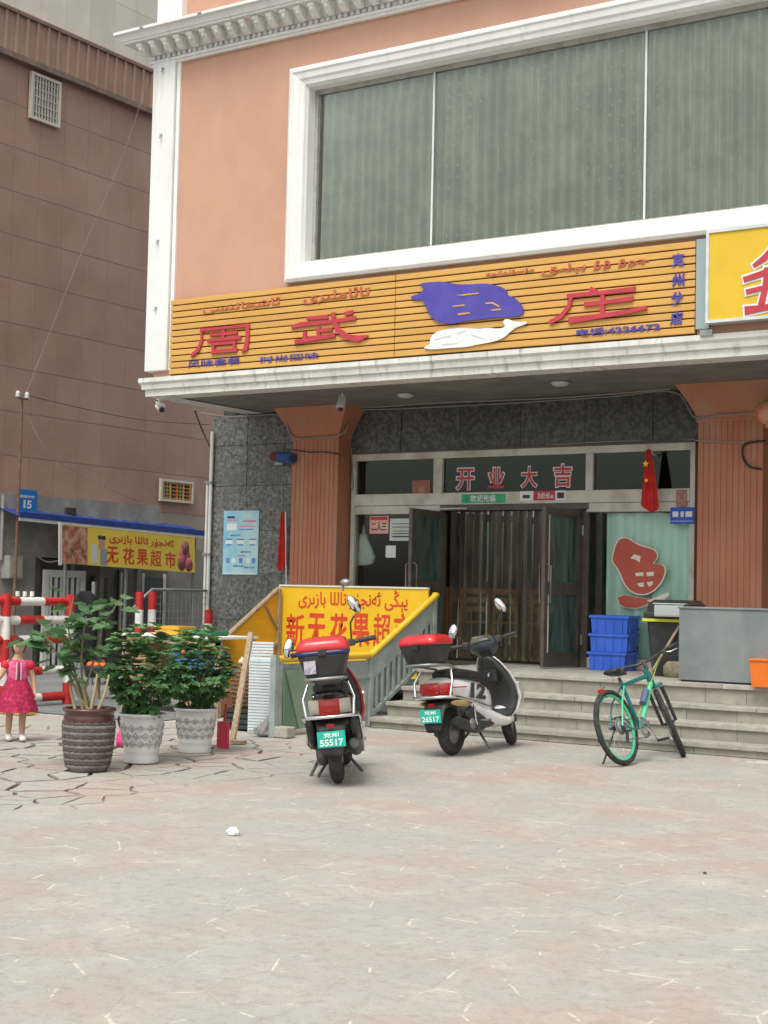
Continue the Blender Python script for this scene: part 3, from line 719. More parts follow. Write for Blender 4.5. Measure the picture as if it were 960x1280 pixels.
# ---------------------------------------------------------------- neighbour's yellow sign box
nx0 = at(884, 400, YF-.12).x
ns_ = thing('neighbour_sign', 'bright yellow box sign with silver edge and a white edged red character', 'sign', (nx0+1, YF, 4.1))
m_yel = M('yellow_sign_face', (.72, .47, .03), (.68, .44, .03), 3, .5)
m_silver = M('silver_edge', (.70, .73, .72), (.58, .62, .62), 6, .35, metal=.3)
nz0, nz1 = 4.16, 5.085
bx('sign_face', (nx0+.03, YF-.16, nz0+.03), (0, YF-.02, nz1-.03), m_yel, ns_)
MB().box((nx0, YF-.175, nz0), (nx0+.03, YF-.02, nz1)).box((nx0+.03, YF-.175, nz0), (0, YF-.02, nz0+.03)).box((nx0+.03, YF-.175, nz1-.03), (0, YF-.02, nz1)).build('edge_frame', m_silver, ns_)
MB().box((sgx1+.006, YF-.06, nz0-.03), (nx0-.006, YF-.004, nz1-.05)).build('mounting_angle', M('zinc_angle', (.33, .40, .40), rough=.5, metal=.3), ns_)
MB().box((nx0-.08, YF-.11, nz0-.11), (nx0+.05, YF-.087, nz0-.05)).build('cable_clip', m_steel, ns_)
zh_ = [[(a_, b_, c_*.62) for a_, b_, c_ in s__] for s__ in [[(.62, .98, .10), (.50, .84, .12), (.34, .74, .07)], [(.20, .55, .10), (.42, .60, .11), (.75, .70, .10), (.95, .70, .05)], [(.55, .70, .12), (.52, .40, .11), (.46, .14, .12)], [(.24, .36, .09), (.5, .40, .09), (.85, .46, .08)], [(.22, .08, .16), (.5, .10, .11), (.9, .16, .12), (1, .16, .05)]]]
pz = at(936, 395, YF-.16); ph = at(936, 312, YF-.16)
hh = ph.z-pz.z; pz.x = at(930, 355, YF-.16).x-.2*hh*1.05
strokes('character_edge', zh_, m_cutwhite, ns_, (pz.x, YF-.161, pz.z), UX, UZ, hh*1.05, hh, .006, .02)
strokes('character', zh_, m_cutred, ns_, (pz.x, YF-.170, pz.z), UX, UZ, hh*1.05, hh, .006)
# ---------------------------------------------------------------- lettering and stickers on the shop front
FYo = FY-.006
def onfront(px0, py0, px1, py1, y=None):
    y = FYo if y is None else y
    a, b = at(px0, py0, y), at(px1, py1, y); return Vector((a.x, y, a.z)), b.x-a.x, b.z-a.z
greet = thing('opening_greeting', 'red characters with pale edges stuck on the transom glass', 'lettering', at(640, 600, FY))
for ch, (a, b, c, d) in zip('开业大吉', ((569, 614, 594, 584), (609, 612, 632, 583), (650, 611, 673, 582), (691, 610, 716, 579))):
    p, w_, h_ = onfront(a, b, c, d); text('character_edge', ch, m_cutwhite, greet, p, UX, UZ, w_, h_, .055, .002)
    q, w2, h2 = onfront(a+1.3, b-1.3, c-1.3, d+1.3, FYo-.004); text('character', ch, m_cutred, greet, q, UX, UZ, w2, h2, .02, .002)
def sticker(name, label, cat, rect, col, y=None, dep=.003, words=None, wcol=None, rows=None, parent=None, bars=None, bold=.02):
    p, w_, h_ = onfront(*rect, y); c = p+Vector((w_/2, 0, 0))
    t = thing(name, label, cat, c)
    MB().box((p.x, p.y-dep, p.z), (p.x+w_, p.y, p.z+h_)).build('sheet', col, t)
    if words:
        for (body, u0, v0, u1, v1, m_) in words:
            text('lettering', body, m_, t, (p.x+w_*u0, p.y-dep-.001, p.z+h_*v0), UX, UZ, w_*(u1-u0), h_*(v1-v0), bold, .0015)
    if bars:
        for (u0, v0, u1, v1, m_) in bars: MB().box((p.x+w_*u0, p.y-dep-.0025, p.z+h_*v0), (p.x+w_*u1, p.y-dep-.0006, p.z+h_*v1)).build('print', m_, t)
    return t
m_grn = M('green_sticker', (.03, .30, .13), (.05, .40, .20), 12, .5); m_paper = M('pale_paper', (.62, .68, .62), (.55, .62, .56), 7, .8)
m_pinkp = M('pink_paper', (.75, .36, .30), (.80, .50, .42), 9, .8); m_ink = M('ink', (.05, .05, .05)); m_blue = M('sign_blue', (.03, .09, .50), (.04, .11, .56), 5, .5)
yb = FY-.056
sticker('welcome_sticker', 'green door sticker with white welcome words over the strip curtain', 'sticker', (577, 629, 632, 617), m_grn, yb, words=[('欢迎光临', .20, .12, .78, .90, m_cutwhite)])
sticker('push_sticker', 'red and white sticker strip on the door head above the right leaf', 'sticker', (650, 626, 707, 613), m_cutwhite, yb, bars=[(.30, .0, .78, 1, m_cutred), (.06, .25, .22, .6, m_ink), (.82, .2, .97, .8, m_ink)], words=[('欢迎光临', .36, .18, .74, .82, m_cutwhite)])
sticker('red_notice', 'small faded red notice in the transom glass beside the lettering', 'notice', (515, 620, 538, 600), M('faded_red_paper', (.30, .11, .08), (.36, .16, .12), 20, .8), words=[('福', .3, .15, .7, .6, M('dull_gold', (.45, .25, .15)))])
sticker('calendar_notice', 'pink notice with small figures on the side window glass', 'notice', (462, 667, 486, 645), m_pinkp, words=[('二人三', .10, .15, .90, .65, m_ink)], bars=[(.04, .78, .96, .96, m_cutred)])
sticker('pale_notice', 'pale green paper notice half hidden behind the open door', 'notice', (487, 676, 523, 648), m_paper, bars=[(.1, .16, .9, .22, m_ink), (.1, .3, .9, .34, m_ink), (.12, .42, .8, .45, m_ink), (.1, .6, .9, .63, m_ink), (.1, .75, .7, .78, m_ink)])
sticker('blank_notice', 'small blank white paper below the pink notice on the window', 'notice', (482, 697, 495, 682), m_cutwhite)
sticker('phone_notice', 'small blue and white card at the foot of the open door glass', 'notice', (512, 707, 520, 697), m_cutwhite, bars=[(.1, .1, .9, .55, m_blue)])
sticker('house_plate', 'small blue plate with white print at the top of the curtained window', 'plate', (838, 655, 868, 634), m_blue, FY-.05, .006, bars=[(.1, .42, .34, .75, m_cutwhite), (.44, .42, .56, .75, m_cutwhite), (.64, .42, .92, .75, m_cutwhite), (.04, .14, .96, .2, M('pale_blue', (.35, .42, .75)))])
sticker('tape_patch', 'faded reddish tape patch on the frame above the blue plate', 'tape', (845, 634, 859, 612), M('stained_tape', (.30, .13, .10), (.42, .28, .22), 25, .8), FY-.0575, .001)
# red fish character stuck on the curtained window
fishw = thing('window_fish_emblem', 'red fish shaped character with cream edge on the curtained window glass', 'emblem', at(800, 745, FY))
zf = lambda pts, Y: [at(680+x/3.4286, 480+y/3.4286, Y) for x, y in pts]
f1 = [(292,760),(300,720),(315,672),(345,657),(375,672),(410,695),(470,708),(486,730),(480,755),(460,768),(510,775),(520,800),(505,845),(470,885),(430,902),(385,895),(350,865),(330,815),(318,790)]
f2 = [(315,915),(345,905),(400,915),(450,922),(500,905),(532,893),(530,910),(500,928),(460,935),(430,950),(400,960),(350,958),(325,945)]
def grow(poly, d):
    cx = sum(p[0] for p in poly)/len(poly); cy = sum(p[1] for p in poly)/len(poly)
    return [(x+(x-cx)/math.hypot(x-cx, y-cy)*d, y+(y-cy)/math.hypot(x-cx, y-cy)*d) for x, y in poly]
m_cream = M('cream_edge', (.78, .70, .60), rough=.6); m_fred = M('brick_red_film', (.52, .10, .065), (.46, .09, .06), 5, .5)
polydecal('emblem_edge', zf(grow(f1, 6), FY-.006), m_cream, fishw, .002); polydecal('emblem_film', zf(f1, FY-.009), m_fred, fishw, .002)
polydecal('tail_edge', zf(grow(f2, 4), FY-.006), m_cream, fishw, .002); polydecal('tail_film', zf(f2[:5]+[(440, 928)]+f2[8:], FY-.009), m_fred, fishw, .002)
for sl in ([(370,748),(385,730),(415,738),(410,765),(390,752)], [(390,810),(425,806),(428,822),(395,824)], [(438,808),(472,804),(470,822),(442,824)], [(398,855),(428,850),(428,870),(408,868)], [(440,850),(468,846),(464,862),(448,868)]):
    polydecal('eye_patch', zf(sl, FY-.012), m_cream, fishw, .002)
# hanging bag inside the left side light
bag = thing('hanging_bag', 'crumpled pale carrier bag hanging inside the side window', 'bag', at(455, 700, FY+.12))
p = at(453, 668, FY+.12); mb = MB(); rings = []
for z, hw in ((0.0, .05), (-.1, .09), (-.2, .15), (-.3, .19), (-.38, .17), (-.41, .08)):
    rings.append([(p.x+.02+hw*math.cos(a)*(1+.2*mnoise.noise(Vector((math.cos(a)*2, math.sin(a)*2, z*8)))), p.y+.05*math.sin(a), p.z+z) for a in [2*PI*i/14 for i in range(14)]])
mb.loft(rings); mb.tube([(p.x, p.y, p.z), (p.x+.02, p.y, p.z+.12), (p.x+.04, p.y, p.z)], .012, 6); mb.build('sack', m_paper, bag)
# diners' chairs and a table, dim behind the strips
def chair(x, y, rz, lab):
    t = thing('dining_chair', lab, 'chair', (x, y, ZP), 'chairs in the dining room'); m_ch = M('orange_wood', (.36, .13, .04), (.28, .10, .03), 6, .5)
    T = Matrix.Translation((x, y, ZP)) @ Matrix.Rotation(rz, 4, 'Z')
    for sx in (-.19, .19):
        for sy in (-.19, .19): MB().box((sx-.02, sy-.02, 0), (sx+.02, sy+.02, .44 if sy < 0 else .92), T).build('leg', m_ch, t)
    MB().box((-.22, -.22, .44), (.22, .22, .475), T, bev=.01).build('seat', m_ch, t)
    for z in (.6, .72, .84): MB().box((-.17, .175, z), (.17, .205, z+.07), T).build('back_slat', m_ch, t)
for (px, dy, rz) in ((560, 1.5, 2.9), (600, 1.5, 3.3), (640, 1.6, 3.1), (690, 1.7, 3.0)):
    q = at(px, 760, FY+dy); chair(q.x, q.y, rz, 'orange wooden dining chair dimly seen through the strip curtain')
q = at(610, 760, FY+2.1); tb = thing('dining_table', 'dim orange wooden dining table behind the strip curtain', 'table', (q.x, q.y, ZP))
bx('table_top', (q.x-.7, q.y-.35, ZP+.72), (q.x+.7, q.y+.35, ZP+.76), MATS['orange_wood'], tb)
for a in (-.62, .62):
    for b in (-.28, .28): bx('leg', (q.x+a-.03, q.y+b-.03, ZP), (q.x+a+.03, q.y+b+.03, ZP+.72), MATS['orange_wood'], tb)
# ================================================================== fittings on the building
def camera_thing(name, label, p, aim, stem, r=.045, ln=.19):
    p = Vector(p); aim = Vector(aim).normalized(); t = thing(name, label, 'camera', p, 'security cameras under the overhang')
    MB().tube([p-aim*ln*.5, p+aim*ln*.42], [r*.92, r], 14).build('housing', m_wpaint, t)
    MB().tube([p+aim*ln*.42, p+aim*ln*.5], [r*.8, r*.8], 14).build('lens', m_blackp, t)
    mb = MB(); s_ = p+Vector((0, 0, r))-aim*ln*.2
    mb.tube([s_, s_+Vector((0, 0, stem*.4)), s_+Vector((0, .0, stem))], .012, 8); mb.tube([s_+Vector((0, 0, stem-.02)), s_+Vector((0, 0, stem))], .04, 12); mb.build('bracket', m_wpaint, t)
    a = Vector((0, 0, 1)); sd_ = aim.cross(a).normalized(); up = sd_.cross(aim)
    q = [p-aim*ln*.5-sd_*r+up*(r+.004), p-aim*ln*.5+sd_*r+up*(r+.004), p+aim*ln*.6+sd_*r+up*(r+.004), p+aim*ln*.6-sd_*r+up*(r+.004)]
    MB().add(q+[v+up*.006 for v in q], [(3, 2, 1, 0), (4, 5, 6, 7), (0, 1, 5, 4), (1, 2, 6, 5), (2, 3, 7, 6), (3, 0, 4, 7)]).build('sun_hood', m_wpaint, t)
camera_thing('security_camera', 'white bullet camera hanging beside the terracotta pillar capital', at(427, 505, YF+.75), (.25, -.6, -.75), .10)
p = at(200, 510, YF+.35); camera_thing('security_camera', 'white bullet camera tucked below the building corner by the brown wall', (p.x, p.y, p.z), (.75, -.45, -.35), ZS-p.z-.04)
for px, py in ((507, 494), (700, 479)):
    p = gr(px, py, ZS-.02); t = thing('ceiling_lamp', 'round opal lamp under the overhang beside the bullet camera' if px < 600 else 'round opal lamp under the overhang above the red and white door sticker', 'lamp', p, 'round lamps under the overhang')
    MB().lathe([(.0, -.035), (.06, -.032), (.09, -.018), (.1, .0)], p, 20).build('diffuser', M('opal', (.55, .53, .48), rough=.4), t)
    MB().lathe([(.1, .0), (.115, .0), (.115, .02), (.1, .02)], p, 20).build('rim', m_steel, t)
# horn speaker, blue and red
p = at(350, 572, YP-.03); t = thing('wall_siren', 'blue and red alarm siren mounted beside the terracotta pillar', 'siren', p)
mb = MB(); a = at(347, 571, YP+.2); b = at(366, 573, YP-.05)
MB().tube([a+(b-a)*.2, b], .075, 16).build('body', M('siren_blue', (.03, .10, .30), rough=.45), t)
MB().tube([b+(b-a)*-.02, b+(b-a)*.06], [.045, .045], 14).build('mouth', m_blackp, t)
MB().tube([a-(b-a)*.25, a+(b-a)*.2], [.06, .07], 16).build('lamp', M('siren_red', (.22, .02, .03), rough=.4), t)
MB().box((a.x-.04, a.y-.01, a.z-.11), (a.x+.1, YM-.004, a.z-.07)).build('bracket', m_steel, t)
# rain pipe and conduit
t = thing('rain_pipe', 'thin white drain pipe running down the marble wall corner', 'pipe', (mwx0, YM, 0))
MB().tube([(mwx0+.03, YM-.05, 3.62), (mwx0+.03, YM-.05, .0)], .026, 10).build('pipe', m_whited, t)
MB().tube([(mwx0-.03, YM-.05, 2.9), (mwx0-.03, YM-.05, .6)], .02, 8).build('conduit', m_whited, t)
for z in (.9, 1.9, 2.9): MB().box((mwx0-.06, YM-.085, z), (mwx0+.07, YM-.004, z+.03)).build('clamp', m_steel, t)
# cables
def cable(name, label, pts, r=.011, mat=None, n=6):
    pts = [Vector(p) for p in pts]; out = []
    for i in range(len(pts)-1):
        p0, p1, p2, p3 = pts[max(i-1, 0)], pts[i], pts[i+1], pts[min(i+2, len(pts)-1)]
        for k in range(6):
            t_ = k/6; out.append(.5*((2*p1)+(p2-p0)*t_+(2*p0-5*p1+4*p2-p3)*t_*t_+(3*p1-p0-3*p2+p3)*t_**3))
    out.append(pts[-1]); mb = MB(); mb.tube(out, r, n); return tag(mb.build(name, mat or m_cable, loc=out[0]), label, 'cable')
Yc = YP-.21
cable('cable_run', 'pale cable looping under the left pillar capital and along the overhang', [at(251, 516, YM-.06), at(290, 521, YM-.05), at(345, 518, YM-.05), at(357, 525, YP-.05), at(366, 546, YP-.03), at(395, 547, YP-.03), at(430, 541, YP-.03), at(443, 512, YD-.15), at(480, 508, YD-.15), at(560, 503, YD-.12), at(700, 497, YD-.12), at(838, 486, YD-.2)])
cable('cable_run', 'second pale cable strung just below the overhang above the doors', [at(437, 552, YD-.1), at(443, 516, YD-.12), at(500, 511, YD-.1), at(620, 505, YD-.1), at(760, 496, YD-.1), at(842, 490, YD-.2), at(868, 521, YP-.03), at(900, 519, YP-.03), at(950, 515, YP-.03)], .009)
cable('cable_run', 'pale wires crossing the right pillar towards the door post', [at(690, 556, YD-.05), at(760, 552, YD-.05), at(860, 549, YD-.04), at(872, 551, YP-.02), at(920, 553, YP-.02), at(955, 551, YP-.03)], .008)
cable('cable_coil', 'black cable coil hanging on the right pillar', [at(957, 551, YP-.04), at(938, 553, YP-.03), at(929, 558, YP-.03), at(929, 572, YP-.03), at(937, 583, YP-.03), at(952, 586, YP-.03)], .012, m_cabled)
cable('cable_run', 'black wire draped across the left pillar at the siren', [at(366, 562, YP-.03), at(385, 565, YP-.02), at(405, 565, YP-.02), at(425, 568, YP-.02)], .008, m_cabled)
cable('cable_run', 'pale wire dropping down the right side of the left pillar', [at(428, 573, YP+.02), at(434, 590, YP+.3), at(441, 612, YD-.06), at(439, 560, YD-.06)], .008)
cable('strut', 'dark steel strut under the overhang by the marble wall corner', [at(243, 512, YM-.6), at(252, 536, YM-.2), at(263, 560, YM-.06)], .012, m_dkframe)
# red lantern
p = at(963, 516, YP-.35); t = thing('red_lantern', 'faded red round lantern hanging beyond the right pillar', 'lantern', p)
mb = MB(); rings = []
for j in range(1, 10):
    th = PI*j/10; rings.append([(p.x+(.165+.006*(k % 2))*math.sin(th)*math.cos(2*PI*k/24), p.y+(.165+.006*(k % 2))*math.sin(th)*math.sin(2*PI*k/24), p.z-.14*math.cos(th)) for k in range(24)])
mb.loft(rings); mb.build('shade', M('faded_lantern', (.55, .10, .06), (.62, .30, .18), 6, .7, lo=.35, hi=.6), t)
MB().tube([(p.x, p.y, p.z+.13), (p.x, p.y, p.z+.17)], .06, 12).tube([(p.x, p.y, p.z-.17), (p.x, p.y, p.z-.13)], .06, 12).build('end_ring', M('dull_brass', (.35, .22, .07), rough=.5), t)
MB().tube([(p.x, p.y, p.z+.17), (p.x, p.y, ZS)], .004, 5).build('cord', m_cabled, t)
MB().lathe([(.02, 0), (.04, -.2), (.0, -.22)], (p.x, p.y, p.z-.17), 8).build('tassel', m_red, t)
# flags
m_flag = M('flag_red', (.60, .025, .02), (.46, .018, .015), 9, .75); m_star = M('flag_star', (.85, .55, .03))
def flag(name, label, top, h, wd, pole, seed, star=True):
    top = Vector(top); t = thing(name, label, 'flag', top); mb = MB(); n = 14; m_ = 10; vs = []; fs = []
    for j in range(m_+1):
        v = j/m_; w_ = wd*(.22+.78*v**.8)
        for i in range(n+1):
            u = i/n-.5; fold = .028*math.sin(u*13+seed+v*1.5)*(.5+.5*v)
            vs.append((top.x+u*w_+.03*v*math.sin(seed), top.y+fold, top.z-h*v*(1+.06*math.sin(u*5+seed))))
    for j in range(m_):
        for i in range(n): fs.append((j*(n+1)+i, j*(n+1)+i+1, (j+1)*(n+1)+i+1, (j+1)*(n+1)+i))
    mb.add(vs, fs, True); mb.build('cloth', m_flag, t)
    pm = MB(); pm.tube(pole, .011, 8); pm.build('pole', m_wpaint, t)
    if star:
        s_ = []
        for k in range(10):
            a_ = PI/2+k*PI/5; r = .045 if k % 2 == 0 else .019; s_.append((top.x+r*math.cos(a_), top.y-.06, top.z-.17+r*math.sin(a_)))
        polydecal('star', s_, m_star, t, .002)
        s_ = [(top.x+.01+.02*math.cos(k*PI/5), top.y-.06, top.z-.36+.02*math.sin(k*PI/5)) for k in range(10)]; polydecal('small_star', s_, m_star, t, .002)
p = at(810, 562, YD-.25); flag('door_flag', 'small red flag with yellow star drooping in front of the right transom', p, at(810, 562, YD-.25).z-at(810, 636, YD-.25).z, .23, [p+Vector((0, .2, -.05)), p+Vector((0, -.02, .02)), p+Vector((0, -.1, .03))], 1.0)
p = at(353, 640, YM-.13); flag('pillar_flag', 'red flag on a white pole hanging at the left pillar edge', p, p.z-at(350, 710, YM-.13).z, .16, [at(357, 640, YM-.12), at(358, 735, YM-.12)], 2.4, False)
# poster on marble
p0 = at(278, 718, YM-.01); p1 = at(324, 638, YM-.01); w_, h_ = p1.x-p0.x, p1.z-p0.z
t = thing('notice_poster', 'light blue printed poster pasted on the grey marble wall', 'poster', p0)
def blue_poster():
    m = M('poster_blue', (.20, .52, .70), (.52, .72, .74), 2.2, .5, lo=.35, hi=.62); return m
MB().box((p0.x, YM-.012, p0.z), (p1.x, YM-.0045, p1.z)).build('sheet', blue_poster(), t)
def pr(u0, v0, u1, v1, m_): MB().box((p0.x+w_*u0, YM-.0145, p0.z+h_*v0), (p0.x+w_*u1, YM-.0125, p0.z+h_*v1)).build('print', m_, t)
m_pwh = M('print_white', (.75, .80, .82)); m_ppk = M('print_pink', (.65, .25, .35)); m_pdk = M('print_navy', (.05, .07, .18)); m_pbl = M('print_blue', (.12, .28, .60))
pr(.1, .88, .32, .915, m_pdk); pr(.1, .845, .4, .862, m_ppk); pr(.55, .82, .92, .85, m_ppk); pr(.1, .69, .38, .8, m_pwh); pr(.45, .75, .9, .765, m_ppk); pr(.45, .70, .85, .715, m_pbl)
for u in (.07, .40, .74): pr(u, .545, u+.2, .558, m_pdk); pr(u, .48, u+.2, .54, m_pwh); pr(u+.03, .455, u+.17, .475, m_pbl)
pr(.4, .285, .65, .305, m_ppk); pr(.05, .01, .95, .025, m_pwh)
for k, u in enumerate((.1, .27, .47, .68, .83)): pr(u, .18, u+.1, .26, m_pwh if k % 2 else m_pbl)
for u, v in ((.2, .6), (.5, .34), (.3, .12), (.62, .1)): text('lettering', '通知公告', m_pbl, t, (p0.x+w_*u, YM-.013, p0.z+h_*v), UX, UZ, w_*.3, h_*.03, .02, .0015)
# ================================================================== things on the platform
def crate(name, label, c, w_, d_, h_, rz, mat, group=None):
    t = thing(name, label, 'crate', c, group); T = Matrix.Translation(c) @ Matrix.Rotation(rz, 4, 'Z'); k = .93; mb = MB(); th = .018
    def ring(s_, z, ins=0): return [(-w_/2*s_+ins, -d_/2*s_+ins, z), (w_/2*s_-ins, -d_/2*s_+ins, z), (w_/2*s_-ins, d_/2*s_-ins, z), (-w_/2*s_+ins, d_/2*s_-ins, z)]
    mb.loft([ring(k, 0), ring(1, h_), ring(1, h_, th), ring(k, .02, th)], True, False, T); mb.build('tub', mat, t)
    rm = MB()
    for a, b in (((-w_/2-.014, -d_/2-.014, h_-.03), (w_/2+.014, -d_/2+.002, h_+.001)), ((-w_/2-.014, d_/2-.002, h_-.03), (w_/2+.014, d_/2+.014, h_+.001)), ((-w_/2-.014, -d_/2+.002, h_-.0295), (-w_/2+.002, d_/2-.002, h_+.0005)), ((w_/2-.002, -d_/2+.002, h_-.0295), (w_/2+.014, d_/2-.002, h_+.0005))): rm.box(a, b, T)
    rm.build('rim', mat, t)
    for u in (-.34, -.11, .11, .34): MB().box((w_*u-.006, -d_/2*.985-.006, .02), (w_*u+.006, -d_/2*.93, h_-.03), T).build('rib', mat, t)
    for u in (-.3, .3): MB().box((w_/2*.93, d_*u-.006, .02), (w_/2*.985+.006, d_*u+.006, h_-.03), T).build('rib', mat, t)
    for u in (-.42, .42):
        MB().tube([(w_/2-.005, d_*.33, .05), (w_/2+.016, d_*.33, .05)], .016, 8, T=T).build('drain_cap', m_blackp, t)
        break
    return t
m_crate = M('blue_crate_plastic', (.035, .115, .56), (.045, .14, .62), 4, .45, var=.06)
cc = gr(759, 838, ZP); hc = .205
for i, lab in enumerate(('blue plastic crate at the bottom of the stack on the platform', 'blue plastic crate in the middle of the stack on the platform', 'blue plastic crate on top of the stack on the platform')):
    crate('plastic_crate', lab, Vector((cc.x+.01*((i*7) % 3-1)-.0, cc.y+.17, ZP+.002+i*(hc+.004))), .455, .36, hc, math.radians(2*((i*5) % 3-1)+3), m_crate, 'blue crates stacked by the curtained window')
# black wheelie bin with clutter
b0 = gr(832, 846, ZP); bn = thing('rubbish_bin', 'tall black plastic bin with yellow band standing against the window', 'bin', (b0.x, b0.y+.3, ZP)); bcx, bcy = b0.x, b0.y+.25
mb = MB(); rings = []
for z, hw, hd in ((0, .19, .2), (.1, .2, .21), (.62, .24, .25)): rings.append([(bcx+x, bcy+y, ZP+z) for x, y in ((-hw, -hd+.04), (-hw+.04, -hd), (hw-.04, -hd), (hw, -hd+.04), (hw, hd), (-hw, hd))])
mb.loft(rings, True, False); mb.build('body', m_blackp, bn)
MB().box((bcx-.262, bcy-.27, ZP+.62), (bcx+.262, bcy+.26, ZP+.69), bev=.02).build('rim', m_blackp, bn)
mb = MB(); mb.prism([(-.25, 0), (.25, 0), (.24, .08), (.18, .13), (-.16, .13), (-.23, .09)], .45, Matrix.Translation((bcx, bcy-.2, ZP+.69))); mb.build('lid', m_blackp, bn)
MB().box((bcx-.266, bcy-.275, ZP+.585), (bcx+.27, bcy-.262, ZP+.615)).build('band', M('lime_yellow', (.62, .62, .05), rough=.5), bn)
tub = thing('clear_tub', 'small clear plastic tub sitting against the black bin', 'tub', (bcx+.06, bcy-.32, ZP+.62))
MB().box((bcx-.10, bcy-.36, ZP+.64), (bcx+.24, bcy-.28, ZP+.77), bev=.02).build('box', M('cloudy_plastic', (.40, .43, .42), rough=.3), tub)
MB().box((bcx-.11, bcy-.365, ZP+.77), (bcx+.25, bcy-.275, ZP+.785), bev=.006).build('lid', M('cloudy_plastic', (.40, .43, .42)), tub)
br = thing('broom', 'wooden broom handle leaning on the black bin', 'broom', gr(813, 847, ZP)); a = gr(812, 846, ZP)+Vector((0, 0, .012)); b = at(858, 768, a.y+.22)
MB().tube([a, b], .016, 8).build('handle', m_wood, br); MB().loft([[(a.x+sx*.03, a.y+sy*.02, a.z+.08) for sx, sy in ((-1, -1), (1, -1), (1, 1), (-1, 1))], [(a.x-.03+sx*.07, a.y+sy*.025, a.z-.008) for sx, sy in ((-1, -1), (1, -1), (1, 1), (-1, 1))]], True, False).build('bristles', M('straw', (.36, .28, .14), rough=.9), br)
sk = gr(836, 847, ZP); mb = MB(); rings = []
for z, r in ((0, .10), (.05, .125), (.12, .115), (.17, .07)): rings.append([(sk.x+.03+1.05*r*math.cos(2*PI*k/12)*(1+.15*mnoise.noise(Vector((k, z*9, 1)))), sk.y+.08+r*.8*math.sin(2*PI*k/12), ZP+z) for k in range(12)])
mb.loft(rings); tag(mb.build('cobble_sack', M('mottled_sack', (.30, .27, .17), (.16, .14, .09), 14, .9), loc=(sk.x, sk.y, ZP)), 'lumpy mottled sack at the foot of the black bin', 'sack')
# galvanised box / screen
g0, g1 = gr(851, 852, ZP), gr(962, 861, ZP); gt = at(849, 758, g0.y); t = thing('sheet_metal_box', 'large dull grey sheet metal chest in front of the right pillar', 'chest', (g0.x+.6, g0.y+.2, ZP))
gx0, gx1, gz1 = gt.x, gt.x+1.35, gt.z; yg = g0.y
m_zinc = M('dull_zinc', (.23, .255, .26), (.18, .20, .205), 2.6, .5, metal=.25, lo=.35, hi=.7, stretch=(1, 1, 1.6), c3=(.265, .285, .285), s3=3, st3=(1, 1, .5))
MB().box((gx0, yg, ZP+.02), (gx1, yg+.5, gz1-.02), bev=.006).build('body', m_zinc, t)
MB().box((gx0-.012, yg-.012, gz1-.02), (gx1+.012, yg+.512, gz1), bev=.004).build('lid', m_zinc, t)
MB().box((gx0+.02, yg+.02, ZP), (gx1-.02, yg+.48, ZP+.02)).build('plinth', m_blackp, t)
# orange bucket
o = gr(956, 858, ZP); t = thing('orange_bucket', 'bright orange plastic tub beside the grey metal chest', 'bucket', (o.x+.1, o.y+.1, ZP))
mb = MB(); rings = []
for z, s_ in ((0, .9), (.25, 1.0)): rings.append([(o.x+.1+s_*x, o.y-.04+s_*y, ZP+z) for x, y in ((-.2, -.12), (.2, -.12), (.2, .12), (-.2, .12))])
mb.loft(rings, True, False); mb.build('tub', M('orange_plastic', (.75, .17, .02), (.68, .15, .02), 5, .45), t)
MB().box((o.x+.1-.212, o.y-.172, ZP+.25), (o.x+.1+.212, o.y+.092, ZP+.268), bev=.005).build('rim', MATS['orange_plastic'], t)
# small floodlight on the yellow sign
p = at(432, 728, 14.25); t = thing('small_floodlight', 'small grey lamp clipped above the yellow stairwell sign', 'lamp', p)
MB().sphere(p, (.07, .06, .045)).build('head', m_steel, t); MB().tube([p+Vector((-.04, 0, -.02)), p+Vector((-.05, .01, -.1))], .018, 8).build('neck', M('pinkish', (.55, .35, .33)), t)
# ================================================================== stairwell beside the steps
GX, HX = -9.12, -11.28
m_ggrn = M('grey_green_paint', (.34, .39, .355), (.28, .325, .295), 3.5, .55, c3=(.24, .26, .225), s3=6)
m_yrail = M('yellow_rail_paint', (.76, .50, .05), (.70, .44, .04), 7, .45)
m_ysign = M('yellow_sign_sheet', (.78, .47, .015), (.72, .43, .015), 2.5, .5)
m_dgrn = M('dark_green_sheet', (.15, .24, .16), (.12, .20, .13), 3, .6)
sw = thing('stairwell_railing', 'grey green stairwell balustrade with yellow handrail beside the granite steps', 'railing', (GX, 13.2, 0))
ya, yb_, yc = 12.07, 13.70, 14.99
zr0, zr1 = .76, 1.40
def slope(y): return 0 if y < yb_ else (y-yb_)/(yc-yb_)
# level panel
MB().box((GX-.02, ya+.05, .06), (GX, yb_-.05, zr0-.05)).build('panel', m_ggrn, sw)
for y in (ya, yb_): MB().box((GX-.035, y-.03, 0), (GX+.025, y+.03, zr0-.02)).build('post', m_ggrn, sw)
MB().box((GX-.03, ya+.03, .52), (GX+.02, yb_-.03, .56)).build('rail_bar', m_ggrn, sw)
